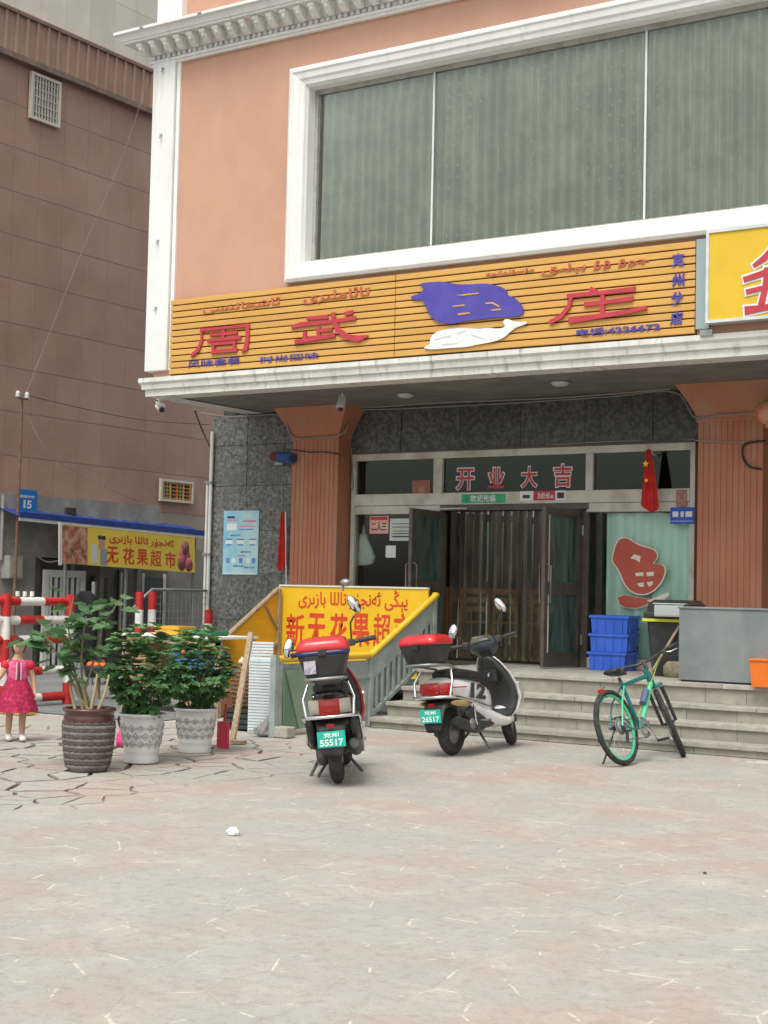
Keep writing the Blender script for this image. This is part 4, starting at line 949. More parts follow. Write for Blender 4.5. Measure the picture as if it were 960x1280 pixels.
# sloping balustrade: top band, bottom bar, upright bars
def para(y0, z0a, z0b, y1, z1a, z1b, x0, x1): 
    vs = [(x0, y0, z0a), (x1, y0, z0a), (x1, y1, z1a), (x0, y1, z1a), (x0, y0, z0b), (x1, y0, z0b), (x1, y1, z1b), (x0, y1, z1b)]
    return vs, [(3, 2, 1, 0), (4, 5, 6, 7), (0, 1, 5, 4), (1, 2, 6, 5), (2, 3, 7, 6), (3, 0, 4, 7)]
dz = zr1-zr0
MB().add(*para(yb_+.03, zr0-.26, zr0-.03, yc, zr1-.26, zr1-.03, GX-.012, GX+.008)).build('top_band', m_ggrn, sw)
MB().add(*para(yb_+.03, .10, .15, yc, .10+dz, .15+dz, GX-.03, GX+.02)).build('bottom_bar', m_ggrn, sw)
for k in range(11):
    y = yb_+.12+k*.112; s_ = dz*slope(y)
    MB().box((GX-.012, y-.012, .14+s_), (GX+.012, y+.012, zr0-.255+s_)).build('upright_bar', m_ggrn, sw)
MB().add(*para(yb_+.04, .15, zr0-.26, yc, .15+dz, zr1-.26, GX-.045, GX-.035)).build('back_sheet', m_ggrn, sw)
MB().box((GX-.035, yc-.03, ZP), (GX+.025, yc+.03, zr1-.02)).build('post', m_ggrn, sw)
MB().tube([(GX-.005, ya-.03, zr0), (GX-.005, yb_, zr0), (GX-.005, yb_+.06, zr0+.03), (GX-.005, yc, zr1), (GX-.005, yc+.06, zr1+.02), (GX-.05, yc+.08, zr1+.02)], .036, 10).build('handrail', m_yrail, sw)
# dark green sheet leaning inside the front end, brick kerb
dg = thing('green_sheet', 'green steel sheet with a dark slanted corner fixed outside the stairwell panel', 'sheet', (GX+.03, ya+.3, 0))
def onpanel(pts, x, th, m_, nm):
    q = [atX(px, py, x) for px, py in pts]; q = [Vector((x, v.y, max(.03, v.z))) for v in q]; n_ = len(q)
    MB().add([v+Vector((th, 0, 0)) for v in q]+q, [tuple(range(n_)), tuple(range(2*n_-1, n_-1, -1))]+[(i, i+n_, (i+1) % n_+n_, (i+1) % n_) for i in range(n_)]).build(nm, m_, dg)
onpanel([(353, 912), (371, 911), (354, 838)], GX+.027, .012, m_dgrn, 'dark_corner')
onpanel([(372, 911), (391, 908), (391, 837), (356, 838)], GX+.027, .02, M('leaf_green_sheet', (.23, .31, .22), (.19, .27, .19), 3, .6), 'sheet')
MB().box((GX-.035, ya-.10, 0), (GX+.03, ya-.04, .80)).build('frame_post', m_ggrn, dg)
# back sign board
YB = 14.93
bs = thing('stairwell_sign', 'yellow stairwell sign board with large red characters', 'sign', ((GX+HX)/2, YB, .3))
sxl, sxr = at(351, 733, YB).x, GX-.05; szt, szb = 1.49, .45
MB().box((sxl, YB, szb), (sxr, YB+.03, szt)).build('board', m_ysign, bs)
MB().box((sxl-.02, YB-.012, szb), (sxl, YB+.04, szt+.02)).box((sxl, YB-.012, szt), (sxr, YB+.04, szt+.02)).build('trim', M('pale_trim', (.62, .62, .52)), bs)
def onb(a, b, c, d): 
    p, q = at(a, b, YB-.001), at(c, d, YB-.001); return p, q.x-p.x, q.z-p.z
m_sred = M('sign_red_ink', (.62, .06, .02), (.56, .05, .02), 6, .5)
p, w_, h_ = onb(373, 762, 510, 738); text('lettering', uy('يېڭى ئەنجۈر تاللا بازىرى'), m_sred, bs, p, UX, UZ, w_, h_, .016, .002)
for ch, (a, b) in zip('新无花果超市', ((357, 381), (384, 407), (412, 435), (439, 463), (466, 489), (492, 516))):
    p, w_, h_ = onb(a, 808, b, 767); text('character', ch, m_sred, bs, p, UX, UZ, w_, h_, .013 if ch in '新超' else .024, .002)
# left sloping side board
ls = thing('stairwell_side_board', 'yellow triangular side board with wooden top rail beside the stairwell sign', 'board', (HX, 13.4, 0))
pa, pb = atX(268, 812, HX), atX(349, 737, HX)
ly0, ly1 = pa.y-.1, YB-.06
la = lambda y: pa.z+(pb.z-pa.z)*(y-pa.y)/(pb.y-pa.y)
MB().add(*para(ly0, .1, la(ly0), ly1, .1, la(ly1), HX-.03, HX)).build('board', M('yellow_side_sheet', (.68, .37, .02), (.60, .33, .02), 3, .6, stretch=(1, 1, 5)), ls)
MB().tube([(HX-.005, ly0-.05, la(ly0)-.01), (HX-.005, ly1, la(ly1)+.02)], .03, 8).build('top_rail', m_wood, ls)
MB().box((HX+.0, ly1-.02, .1), (HX+.04, ly1+.02, 1.45)).build('post', m_wood, ls)
MB().add(*para(ly1-.45, .55, .585, ly1-.02, .78, .815, HX+.002, HX+.03)).build('batten', m_wood, ls)
MB().add(*para(ly1-.25, 1.22, 1.25, ly1-.02, .95, .98, HX+.002, HX+.03)).build('batten', m_wood, ls)
# ================================================================== scooters
m_tyre = M('tyre_rubber', (.022, .022, .022), (.05, .048, .045), 18, .85, local=True)
m_rim = M('dusty_alloy', (.26, .26, .25), (.18, .175, .165), 15, .5, metal=.5, local=True)
m_mirror = M('mirror_glass', (.85, .87, .9), rough=.03, metal=1)
m_engine = M('engine_alloy', (.13, .13, .125), (.08, .078, .072), 14, .55, metal=.4, local=True)
m_lensr = M('red_lens', (.42, .015, .012), rough=.18, spec=.6); m_lensa = M('clear_lens', (.52, .47, .38), rough=.2, spec=.6); m_lensor = M('amber_lens', (.75, .32, .04), rough=.25)
m_gblack0 = M('dark_fairing', (.03, .03, .032), (.055, .053, .05), 6, .45, local=True)
m_seat = M('black_vinyl', (.018, .018, .02), (.03, .03, .032), 9, .45, local=True)
m_plate = M('green_plate', (.02, .50, .38), rough=.4); m_platet = M('plate_letters', (.75, .95, .88), rough=.5)
def wheel(mb_parent, x, z, R, r, name, T=None, spokes=0):
    c = (x, 0, z); prof = []
    for k in range(13):
        a = 2*PI*k/12; prof.append((R-r+r*math.cos(a), r*.92*math.sin(a)))
    w_ = MB().lathe(prof, c, 36, T, axis='y').build(name, m_tyre, mb_parent)
    return w_
def rotT(origin, axis, ang): 
    return Matrix.Translation(origin) @ Matrix.Rotation(ang, 4, axis) @ Matrix.Translation(-Vector(origin))
def local_thing(name, label, cat, loc, heading, lean, group=None):
    o = thing(name, label, cat, loc, group); OFF[o.name] = Vector((0, 0, 0)); o.rotation_mode = 'XYZ'
    o.rotation_euler = (Matrix.Rotation(heading, 3, 'Z') @ Matrix.Rotation(lean, 3, 'X')).to_euler(); return o
def scooter(label, loc, heading, lean, body_m, trim_m, inner_m, lid_m, steer, plate_lines, number=None, style=0):
    S = local_thing('scooter', label, 'scooter', loc, heading, lean, 'scooters parked in front of the steps')
    WB, RR = 1.24, .215
    tail_m = body_m
    # wheels
    rw = wheel(S, 0, RR, RR, .056, 'rear_wheel'); MB().lathe([(0, -.05), (.06, -.05), (.07, -.03), (.115, -.028), (.13, -.04), (.13, .04), (.115, .028), (.07, .03), (.06, .05), (0, .05)], (0, 0, RR), 28, axis='y').build('rim', m_rim, rw)
    sax = Vector((-.45, 0, .9)).normalized(); so = Vector((.80, 0, .9)); ST = rotT(so, sax, steer)
    fw = wheel(S, WB, RR, RR, .052, 'front_wheel', ST); MB().lathe([(0, -.045), (.05, -.045), (.06, -.025), (.118, -.025), (.135, -.036), (.135, .036), (.118, .025), (.06, .025), (.05, .045), (0, .045)], (WB, 0, RR), 28, T=ST, axis='y').build('rim', m_rim, fw)
    fk = MB()
    for s_ in (-1, 1): fk.tube([(WB, s_*.075, RR), (WB-.03, s_*.078, .38), (WB-.16, s_*.06, .60)], [.022, .026, .026], 8, T=ST)
    fk.build('fork', m_engine, S)
    fd = MB(); rings = []
    for k in range(9):
        a = math.radians(18+150*k/8); hw = .075; rr_ = RR+.022
        ring = []
        for j in range(8):
            b = PI*j/7; ring.append((WB+(rr_+.035*math.sin(b))*math.cos(a), hw*math.cos(b), RR+(rr_+.035*math.sin(b))*math.sin(a)))
        rings.append(ring)
    fd.loft(rings, False, True, ST); fd.build('front_mudguard', body_m, S)
    # rear cowl
    cow = [(-.30, .615, .05, .035), (-.27, .61, .10, .07), (-.18, .60, .145, .10), (0, .575, .165, .125), (.22, .535, .17, .15), (.42, .48, .165, .18), (.58, .43, .14, .18), (.66, .40, .10, .15)]
    MB().loft([se(x, z, hw, hh, 20, 2.4) for x, z, hw, hh in cow]).build('rear_cowl', body_m, S)
    # lower belly panel sweeping to the footboard
    MB().loft([se(x, z, hw, hh, 18, 3) for x, z, hw, hh in ((.10, .47, .150, .05), (.25, .41, .168, .075), (.45, .335, .176, .085), (.65, .28, .18, .075), (.85, .25, .18, .055), (1.0, .26, .16, .045), (1.06, .285, .10, .03))]).build('belly_panel', trim_m, S)
    MB().loft([se(x, z, hw, hh, 16, 4) for x, z, hw, hh in ((.60, .325, .155, .012), (.75, .305, .165, .014), (.93, .31, .165, .014), (1.02, .35, .15, .014))]).build('footboard_mat', inner_m, S)
    # leg shield: outer shell and inner panel
    sh = [(.27, 1.04, .12, .0), (.34, 1.11, .17, .03), (.46, 1.125, .205, .05), (.58, 1.07, .205, .06), (.70, .99, .175, .06), (.80, .905, .125, .05), (.86, .85, .08, .04)]
    def shell(off, k, ins):
        rings = []
        for z, x, hw, bul in sh:
            ring = []
            for j in range(9):
                u = -1+2*j/8; ring.append((x+off+k*bul*(1-u*u)-.06*abs(u)**3, u*(hw-ins), z))
            rings.append(ring)
        return rings
    o_ = shell(.035, 1.3, 0); i_ = shell(-.0, .6, .0)
    MB().loft([a+b[::-1] for a, b in zip(o_, i_)]).build('leg_shield', trim_m if style else m_redlid, S)
    i2 = shell(-.003, .6, .018); i3 = shell(-.05, -.8, .05)
    MB().loft([a+b[::-1] for a, b in zip(i2, i3)]).build('inner_shield', inner_m, S)
    MB().box((.86, -.075, .62), (.98, .075, .74), bev=.02).build('glove_box', m_blackp, S)
    MB().tube([(.88, 0, .70), (.845, 0, .70), (.835, 0, .67)], .012, 6).build('bag_hook', m_steel, S)
    # seat
    MB().loft([se(x, z, hw, hh, 18, 2.5) for x, z, hw, hh in ((-.14, .715, .07, .03), (-.08, .72, .115, .05), (.08, .715, .14, .06), (.28, .695, .145, .062), (.46, .675, .13, .06), (.60, .655, .10, .05), (.66, .64, .05, .03))]).build('seat', m_seat, S)
    # headstock, handlebar cover, bar, grips
    MB().loft([se(x, z, hw, hh, 14, 2.4) for x, z, hw, hh in ((.70, .985, .09, .04), (.75, .985, .14, .07), (.82, .965, .14, .085), (.90, .93, .10, .07), (.95, .90, .04, .03))], T=ST).build('handlebar_cover', M('slate_cover', (.05, .06, .075), rough=.4) if style else m_blackp, S)
    MB().loft([[(x+.0, y*k, z+.002) for x, z, y in ((.69, 1.0, -.10), (.69, 1.0, .10), (.75, 1.062, .09), (.75, 1.062, -.09))] for k in (1, .92)], T=ST).build('dashboard', M('dash_lens', (.40, .36, .22), rough=.2), S)
    MB().tube([(.80, 0, .93), (.95, 0, .60)], .035, 10, T=ST).build('headstock', m_blackp, S)
    MB().sphere((.915, 0, .945), (.03, .085, .055), T=ST).build('headlight', m_lensa, S)
    for s_ in (-1, 1):
        hb = MB().tube([(.77, s_*.10, .99), (.73, s_*.22, 1.005), (.685, s_*.33, 1.005)], [.016, .015, .015], 8, T=ST).build('handlebar', m_blackp, S)
        MB().tube([(.725, s_*.225, 1.005), (.675, s_*.35, 1.005)], [.020, .021], 10, T=ST).build('grip', m_dark, hb)
        MB().tube([(.77, s_*.21, .995), (.765, s_*.34, .99)], .007, 6, T=ST).build('brake_lever', m_steel, hb)
        MB().box((.72, s_*.16-.03, .975), (.78, s_*.16+.03, 1.03), ST, bev=.012).build('switch_block', m_blackp, hb)
        hgt = .25 if s_ < 0 else (.10 if style else .02)
        px_, py_ = .74, s_*.20 if hgt > .05 else s_*.30
        mr = MB().tube([(.76, s_*.17, 1.02), (.755, s_*.19, 1.02+hgt*.55), (px_, py_+s_*.03, 1.03+hgt*.72)], .008, 6, T=ST).build('mirror_stalk', m_blackp, S)
        c = (px_, py_+s_*.05, 1.05+hgt)
        TM = ST @ Matrix.Translation(c) @ Matrix.Rotation(s_*.42, 4, 'X')
        MB().loft([[(d, .042*k*math.cos(a), .082*k*math.sin(a)) for a in [2*PI*i/18 for i in range(18)]] for d, k in ((.035, .35), (.028, .75), (.008, 1.0), (0, 1.0))], T=TM).build('mirror_shell', m_blackp, mr)
        MB().loft([[(d, .038*math.cos(a), .077*math.sin(a)) for a in [2*PI*i/18 for i in range(18)]] for d in (.0, -.0025)], T=TM).build('mirror_glass', m_mirror, mr)
    for s_ in (-1, 1): MB().tube([(.77, s_*.20, 1.0), (.85, s_*.17, 1.03), (.90, s_*.10, .96), (.93, s_*.05, .86)], .005, 5, T=ST).build('brake_cable', m_dark, S)
    # tail: lamp cluster, indicators, bumper bar, plate
    def patch(x, y0, y1, z0, z1, m_, nm, bul=.03):
        rings = []
        for j in range(6):
            v = j/5; ring = []
            for i in range(9):
                u = i/8; yy = y0+(y1-y0)*u; ring.append((x-bul*(1-(2*v-1)**2)*.6+.55*yy*yy/.15, yy, z0+(z1-z0)*v))
            rings.append(ring)
        rb = [[(p[0]+.03, p[1], p[2]) for p in r] for r in rings]
        mb = MB(); n_ = 9; vs = [p for r in rings for p in r]; mb.add(vs, [(j*n_+i, (j+1)*n_+i, (j+1)*n_+i+1, j*n_+i+1) for j in range(5) for i in range(8)], True)
        vb = [p for r in rb for p in r]; mb.add(vb, [(j*n_+i, j*n_+i+1, (j+1)*n_+i+1, (j+1)*n_+i) for j in range(5) for i in range(8)], True); return mb.build(nm, m_, S)
    patch(-.325, -.075, .075, .535, .655, m_lensr, 'tail_light'); patch(-.318, .077, .155, .545, .65, m_lensa if not style else m_lensr, 'indicator'); patch(-.318, -.155, -.077, .545, .65, m_lensa if not style else m_lensr, 'indicator')
    MB().loft([se(x, z, hw, hh, 16, 2.6) for x, z, hw, hh in ((-.315, .53, .10, .012), (-.28, .525, .15, .02), (-.1, .50, .16, .03))]).build('tail_lower_trim', m_blackp, S)
    cb = MB(); cb.tube([(.12, .20, .46), (-.2, .205, .52), (-.36, .16, .53), (-.385, 0, .53), (-.36, -.16, .53), (-.2, -.205, .52), (.12, -.20, .46)], .014, 8); cb.build('bumper_bar', m_chrome, S)
    for s_ in (-1, 1):
        MB().tube([(-.3, s_*.175, .53), (-.27, s_*.19, .66), (-.2, s_*.15, .765)], .011, 8).build('rack_strut', m_chrome, S)
        MB().tube([(.10, s_*.20, .46), (.08, s_*.215, .30), (.15, s_*.19, .26)], .011, 8).build('side_guard', m_chrome, S)
    # mudguard, plate
    mg = MB(); mg.loft([se(x, z, hw, hh, 14, 3.5) for x, z, hw, hh in ((-.10, .50, .12, .03), (-.24, .47, .115, .03), (-.30, .40, .105, .03), (-.325, .31, .095, .03), (-.335, .25, .07, .03))]); mg.build('rear_mudguard', m_blackp, S)
    MB().box((-.345, -.03, .445), (-.33, .03, .475), bev=.004).build('reflector', m_lensr, S)
    TP = Matrix.Translation((-.362, 0, .365)) @ Matrix.Rotation(math.radians(-8), 4, 'Y')
    pl = MB().box((-.004, -.103, -.06), (.002, .103, .06), TP, bev=.003).build('plate', m_plate, S)
    ux = Vector((0, -1, 0)); uz = (TP.to_3x3() @ Vector((0, 0, 1)))
    for body, v0, v1, u0, u1 in ((plate_lines[0], .62, .92, .22, .78), (plate_lines[1], .10, .52, .08, .92)):
        text('lettering', body, m_platet, pl, TP @ Vector((-.0055, .103-.206*u0, -.06+.12*v0)), ux, uz, .206*(u1-u0), .12*(v1-v0), .03, .0015)
    # engine, shocks, exhaust, stands
    MB().loft([se(x, z, hw, hh, 12, 3, .10) for x, z, hw, hh in ((-.08, .22, .035, .05), (0, .225, .05, .085), (.18, .25, .055, .09), (.38, .28, .06, .08), (.46, .30, .04, .05))]).build('transmission_case', m_engine, S)
    MB().loft([se(x, z, hw, hh, 12, 3, -.02) for x, z, hw, hh in ((.25, .28, .06, .06), (.33, .28, .09, .10), (.50, .28, .09, .10), (.56, .28, .06, .06))]).build('engine', m_engine, S)
    ex = MB().tube([(.42, -.12, .22), (.28, -.145, .20), (.16, -.15, .23), (-.16, -.155, .30), (-.20, -.155, .31)], [.018, .022, .05, .055, .035], 12).build('exhaust', m_engine if not style else m_blackp, S)
    for s_ in (-1, 1):
        sk_ = MB().tube([(-.02, s_*.115, .235), (-.08, s_*.115, .50)], .015, 8).build('shock_absorber', m_steel, S)
        mb = MB()
        for k in range(7): mb.tube([(-.035-.05*k/7+.026*math.cos(q), s_*.115+.026*math.sin(q), .30+.155*k/7) for q in [2*PI*i/10 for i in range(10)]], .005, 5, closed=True)
        mb.build('spring', m_blackp, sk_)
        MB().box((.30, s_*.18-.045, .275), (.38, s_*.18+.045, .295), bev=.006).build('pillion_peg', m_rim, S)
    zt = math.tan(lean)
    MB().tube([(.48, .10, .25), (.42, .24, .02+.24*zt*0+(-.0))], .013, 8).build('side_stand', m_engine, S)
    # rack and top box
    rk = MB(); rk.tube([(.0, .10, .77), (-.2, .14, .80), (-.46, .15, .815), (-.53, .10, .818), (-.53, -.10, .818), (-.46, -.15, .815), (-.2, -.14, .80), (0, -.10, .77)], .011, 8); rk.box((-.40, -.09, .812), (-.12, .09, .822)); rk.build('rack', m_steel, S)
    bxb = MB(); z0 = .828
    def rr4(hx, hy, z, cx=-.36, r=.06):
        hy *= .88
        o = []
        for cxx, cyy, a0 in ((hx-r, hy-r, 0), (-hx+r, hy-r, PI/2), (-hx+r, -hy+r, PI), (hx-r, -hy+r, 1.5*PI)):
            for k in range(5): a = a0+PI/2*k/4; o.append((cx+cxx+r*math.cos(a), cyy+r*math.sin(a), z))
        return o
    bxb.loft([rr4(.145, .15, z0), rr4(.155, .165, z0+.02), rr4(.185, .205, z0+.145), rr4(.19, .21, z0+.16)]); tb_ = bxb.build('top_box', m_blackp, S)
    if not style: MB().loft([rr4(.194, .214, z0+.162), rr4(.195, .215, z0+.19)]).build('box_band', M('blue_band', (.03, .035, .13), rough=.35), tb_)
    zb = z0+(.192 if not style else .162)
    MB().loft([rr4(.195, .216, zb), rr4(.197, .218, zb+.02), rr4(.19, .205, zb+.055), rr4(.165, .175, zb+.085, r=.07), rr4(.11, .12, zb+.095)]).build('box_lid', lid_m, tb_)
    MB().box((-.567, -.03, zb-.035), (-.552, .03, zb+.012), bev=.004).build('box_latch', m_blackp, tb_)
    if not style:
        MB().box((-.548, .055, z0+.03), (-.53, .14, z0+.125), Matrix.Identity(4)).build('box_sticker', M('grey_sticker', (.50, .47, .48), (.30, .26, .36), 30, .6), tb_)
    if number:
        d = text('race_number', number, m_ink, S, (.08, -.178, .50), (1, -.012, -.10), (.20, 0, 1), .29, .14, .05, .006)
        for s_ in (-1, 1):
            MB().tube([(-.22, s_*.152, .605), (-.1, s_*.168, .605), (.03, s_*.176, .602)], .006, 6).build('side_stripe', M('stripe_red', (.45, .04, .05), rough=.4), S)
            MB().loft([se(x, z, .012, hh, 12, 2.5, s_*.158) for x, z, hh in ((-.24, .475, .012), (-.15, .465, .028), (.02, .455, .03), (.12, .45, .01))]).build('gold_panel', M('dull_gold_panel', (.48, .36, .16), rough=.4), S)
            MB().loft([se(x, z, .012, hh, 12, 3, s_*.145) for x, z, hh in ((.02, .36, .02), (.12, .36, .07), (.3, .31, .09), (.46, .27, .06), (.56, .25, .02))]).build('engine_cover', m_dgrey, S)
    if not style:
        for s_ in (-1, 1): MB().loft([se(x, z, .03, hh, 12, 2.6, s_*.165) for x, z, hh in ((-.22, .47, .03), (-.14, .42, .09), (.02, .39, .12), (.2, .36, .12), (.38, .34, .09), (.5, .32, .04))]).build('lower_fairing', m_gblack0, S)
    for s_ in (-1, 1):
        MB().tube([(-.14, s_*.10, .69), (.05, s_*.142, .672), (.3, s_*.148, .652), (.5, s_*.125, .63), (.63, s_*.07, .61)], .007, 6).build('seat_seam', m_dark, S)
        MB().tube([(.58, s_*.145, .43), (.5, s_*.172, .40), (.35, s_*.178, .43), (.18, s_*.168, .47)], .005, 5).build('panel_seam', m_dark, S)
        MB().tube([(1.05, s_*.20, .60), (1.15, s_*.20, .52), (1.17, s_*.18, .42), (1.12, s_*.14, .34)], .012, 8).build('crash_bar', m_chrome, S)
    MB().tube([(.47, .02, .22), (.40, .17, .03), (.34, .17, .012)], .012, 6).tube([(.47, -.02, .22), (.40, -.17, .03)], .012, 6).build('centre_stand', m_engine, S)
    MB().lathe([(0, -.012), (.045, -.012), (.05, 0), (.045, .012), (0, .012)], (.03, -.205, .27), 14, axis='y').build('exhaust_shield', m_rim, S)
    return S
m_gblack = M('gloss_black_paint', (.016, .016, .018), (.045, .043, .04), 5, .3, spec=.5, coat=.4, local=True, lo=.5, hi=.85)
m_gwhite = M('scooter_white_paint', (.80, .79, .77), (.72, .71, .69), 5, .28, coat=.4, local=True)
m_dgrey = M('dark_grey_plastic', (.045, .047, .05), (.06, .06, .062), 8, .5, local=True)
m_redlid = M('red_box_lid', (.60, .03, .035), (.52, .025, .03), 4, .3, coat=.3, local=True)
p = gr(423, 979)
scooter('black scooter with blue banded red lidded top box parked before the stairwell sign', (p.x, p.y, 0), math.radians(122), math.radians(-6.5), m_gblack, m_gblack, m_blackp, m_redlid, math.radians(16), ('克州', '55517'), None, 0)
p = gr(566, 944)
scooter('white scooter numbered 12 with black and red top box beside the granite steps', (p.x, p.y, 0), math.radians(93), math.radians(-6), m_gwhite, m_gwhite, m_dgrey, m_redlid, math.radians(20), ('克州', '26517'), '12', 1)
# ================================================================== bicycle
m_teal = M('teal_frame_paint', (.01, .16, .17), rough=.25, coat=.4); m_lime = M('mint_green_paint', (.08, .52, .28), rough=.3, coat=.3)
p = gr(782, 957)
B = local_thing('bicycle', 'teal and mint green mountain bike leaning on its kickstand by the steps', 'bicycle', (p.x, p.y, 0), math.radians(85), math.radians(-17))
RW = .335; WBk = 1.10
hax = Vector((-.33, 0, .94)).normalized(); ho = Vector((.80, 0, .84)); SB = rotT(ho, hax, math.radians(30))
def bwheel(x, name, T=None):
    prof = [(RW-.024+.024*math.cos(2*PI*k/10), .025*math.sin(2*PI*k/10)) for k in range(11)]
    w_ = MB().lathe(prof, (x, 0, RW), 48, T, axis='y').build(name, m_tyre, B)
    MB().lathe([(RW-.045, -.012), (RW-.062, -.011), (RW-.066, 0), (RW-.062, .011), (RW-.045, .012), (RW-.045, -.012)], (x, 0, RW), 48, T, axis='y').build('rim', m_lime, w_)
    sp_ = MB()
    for k in range(28):
        a = 2*PI*k/28; b = a+(.5 if k % 4 < 2 else -.5); s_ = .028 if k % 2 else -.028
        sp_.tube([(x+.022*math.cos(b), s_, RW+.022*math.sin(b)), (x+(RW-.062)*math.cos(a), 0, RW+(RW-.062)*math.sin(a))], .0016, 4, False, T)
    sp_.build('spokes', m_steel, w_)
    MB().lathe([(0, -.05), (.012, -.05), (.014, -.03), (.024, -.028), (.018, 0), (.024, .028), (.014, .03), (.012, .05), (0, .05)], (x, 0, RW), 14, T, axis='y').build('hub', m_blackp, w_)
    MB().lathe([(.035, -.0405), (.075, -.0405), (.078, -.04), (.075, -.0385), (.035, -.0385)], (x, 0, RW), 24, T, axis='y').build('brake_disc', m_steel, w_)
    return w_
bwheel(0, 'rear_wheel'); bwheel(WBk, 'front_wheel', SB)
bb = Vector((.42, 0, .30)); st_ = Vector((.27, 0, .74)); ht = Vector((.775, 0, .80)); hb_ = Vector((.82, 0, .68))
fr_ = MB(); fr_.tube([bb, st_], .017, 10).tube([st_+(bb-st_)*.10, ht+(hb_-ht)*.25], [.018, .021], 10).build('main_frame', m_teal, B)
MB().tube([bb+Vector((.01, 0, .01)), hb_+(ht-hb_)*.2], [.022, .025], 10).build('down_tube', m_lime, B); MB().tube([hb_, ht+Vector((-.01, 0, .03))], .024, 12).build('head_tube', m_teal, B)
for s_ in (-1, 1):
    MB().tube([bb+Vector((-.02, s_*.03, 0)), (.2, s_*.05, .30), (0, s_*.065, RW)], .010, 8).build('chain_stay', m_teal, B)
    MB().tube([st_+(bb-st_)*.12+Vector((0, s_*.015, 0)), (.12, s_*.055, .55), (0, s_*.065, RW)], .009, 8).build('seat_stay', m_lime if s_ < 0 else m_teal, B)
    MB().tube([(WBk, s_*.065, RW), (WBk-.115, s_*.065, .66)], [.015, .018], 8, T=SB).build('fork_leg', m_blackp, B)
    MB().tube([(WBk-.085, s_*.065, .58), (WBk-.125, s_*.065, .70)], .014, 8, T=SB).build('fork_stanchion', m_chrome, B)
MB().box((WBk-.15, -.085, .665), (WBk-.095, .085, .70), SB, bev=.012).tube([(WBk-.125, 0, .68), (ho.x+.02, 0, .80)], .022, 8, T=SB).build('fork_crown', m_teal, B)
sdl = MB(); sdl.tube([st_, st_+(st_-bb).normalized()*.03], .0135, 10); sdl.build('seat_post', m_blackp, B)
stp_ = st_+(st_-bb).normalized()*.035
MB().loft([se(stp_.x+dx, stp_.z+.03+dz_, hw, hh, 14, 2.3) for dx, dz_, hw, hh in ((-.14, .02, .05, .018), (-.12, .022, .075, .026), (-.05, .012, .07, .028), (.03, .0, .03, .024), (.12, .004, .02, .018), (.145, .0, .01, .01))]).build('saddle', m_seat, B)
hbar = MB(); top = Vector((.765, 0, .88)); bar = [(top.x-.04, -.33, top.z+.05), (top.x+.015, -.2, top.z+.045), (top.x+.05, -.06, top.z+.02), (top.x+.05, .06, top.z+.02), (top.x+.015, .2, top.z+.045), (top.x-.04, .33, top.z+.05)]
hbar.tube(bar, .013, 8, T=SB); hbar.tube([(top.x+.03, 0, top.z-.06), (top.x+.01, 0, top.z), (top.x+.05, 0, top.z+.02)], .018, 8, T=SB); hbar.build('handlebar', m_blackp, B)
for s_ in (-1, 1):
    MB().tube([(top.x-.012, s_*.235, top.z+.047), (top.x-.042, s_*.34, top.z+.05)], .018, 10, T=SB).build('grip', m_dark, B)
    MB().tube([(top.x+.03, s_*.20, top.z+.04), (top.x+.05, s_*.26, top.z+.02), (top.x+.03, s_*.33, top.z+.02)], .006, 6, T=SB).build('brake_lever', m_chrome, B)
    MB().box((top.x-.02, s_*.205-.022, top.z+.015), (top.x+.035, s_*.205+.022, top.z+.05), SB, bev=.006).build('shifter', m_blackp, B)
cr = MB(); cr.lathe([(.055, -.045), (.09, -.047), (.093, -.045), (.09, -.043), (.055, -.043)], bb, 28, axis='y'); cr.build('chainring', m_steel, B)
for s_, a in ((-1, -.9), (1, -.9+PI)):
    e = bb+Vector((.17*math.cos(a), s_*.085, .17*math.sin(a))); MB().tube([bb+Vector((0, s_*.06, 0)), e], [.014, .010], 8).build('crank_arm', m_chrome, B)
    MB().box((e.x-.045, e.y+s_*.01-.0, e.z-.012), (e.x+.045, e.y+s_*.095, e.z+.012), bev=.006).build('pedal', m_blackp, B)
mb = MB()
for r_, y_ in ((.055, -.05), (.045, -.045), (.035, -.04), (.028, -.035)): mb.lathe([(.01, y_-.002), (r_, y_-.002), (r_, y_), (.01, y_)], (0, 0, RW), 22, axis='y')
mb.build('cassette', m_steel, B)
MB().tube([(0, -.05, RW+.05), (bb.x, -.046, bb.z+.09)], .004, 4).tube([(.02, -.05, RW-.12), (bb.x, -.046, bb.z-.09)], .004, 4).build('chain', m_engine, B)
MB().tube([(0, -.065, RW-.01), (.03, -.075, RW-.07), (.01, -.07, RW-.15)], [.014, .016, .012], 8).build('rear_derailleur', m_blackp, B)
MB().tube([(.08, .07, .32), (-.02, .21, .048)], .009, 8).build('kickstand', m_blackp, B)
MB().tube([top+Vector((.04, -.18, .04)), (.93, -.06, .87), (.84, -.03, .76), (.55, .03, .47), (.36, .02, .35)], .004, 5).build('cable', M('lime_cable', (.35, .6, .06)), B)
MB().tube([(-.06, -.02, RW+.26), (-.1, 0, RW+.335), (-.03, .0, RW+.36)], .005, 5).build('reflector_arm', m_blackp, B)
MB().box((-.115, -.03, RW+.30), (-.10, .03, RW+.34), bev=.004).build('rear_reflector', m_lensr, B)
MB().tube([bb+(hb_-bb)*.45+Vector((-.03, 0, .05)), bb+(hb_-bb)*.75+Vector((-.03, 0, .05))], .032, 10).build('bottle', M('bottle_grey', (.10, .13, .22), rough=.35), B)
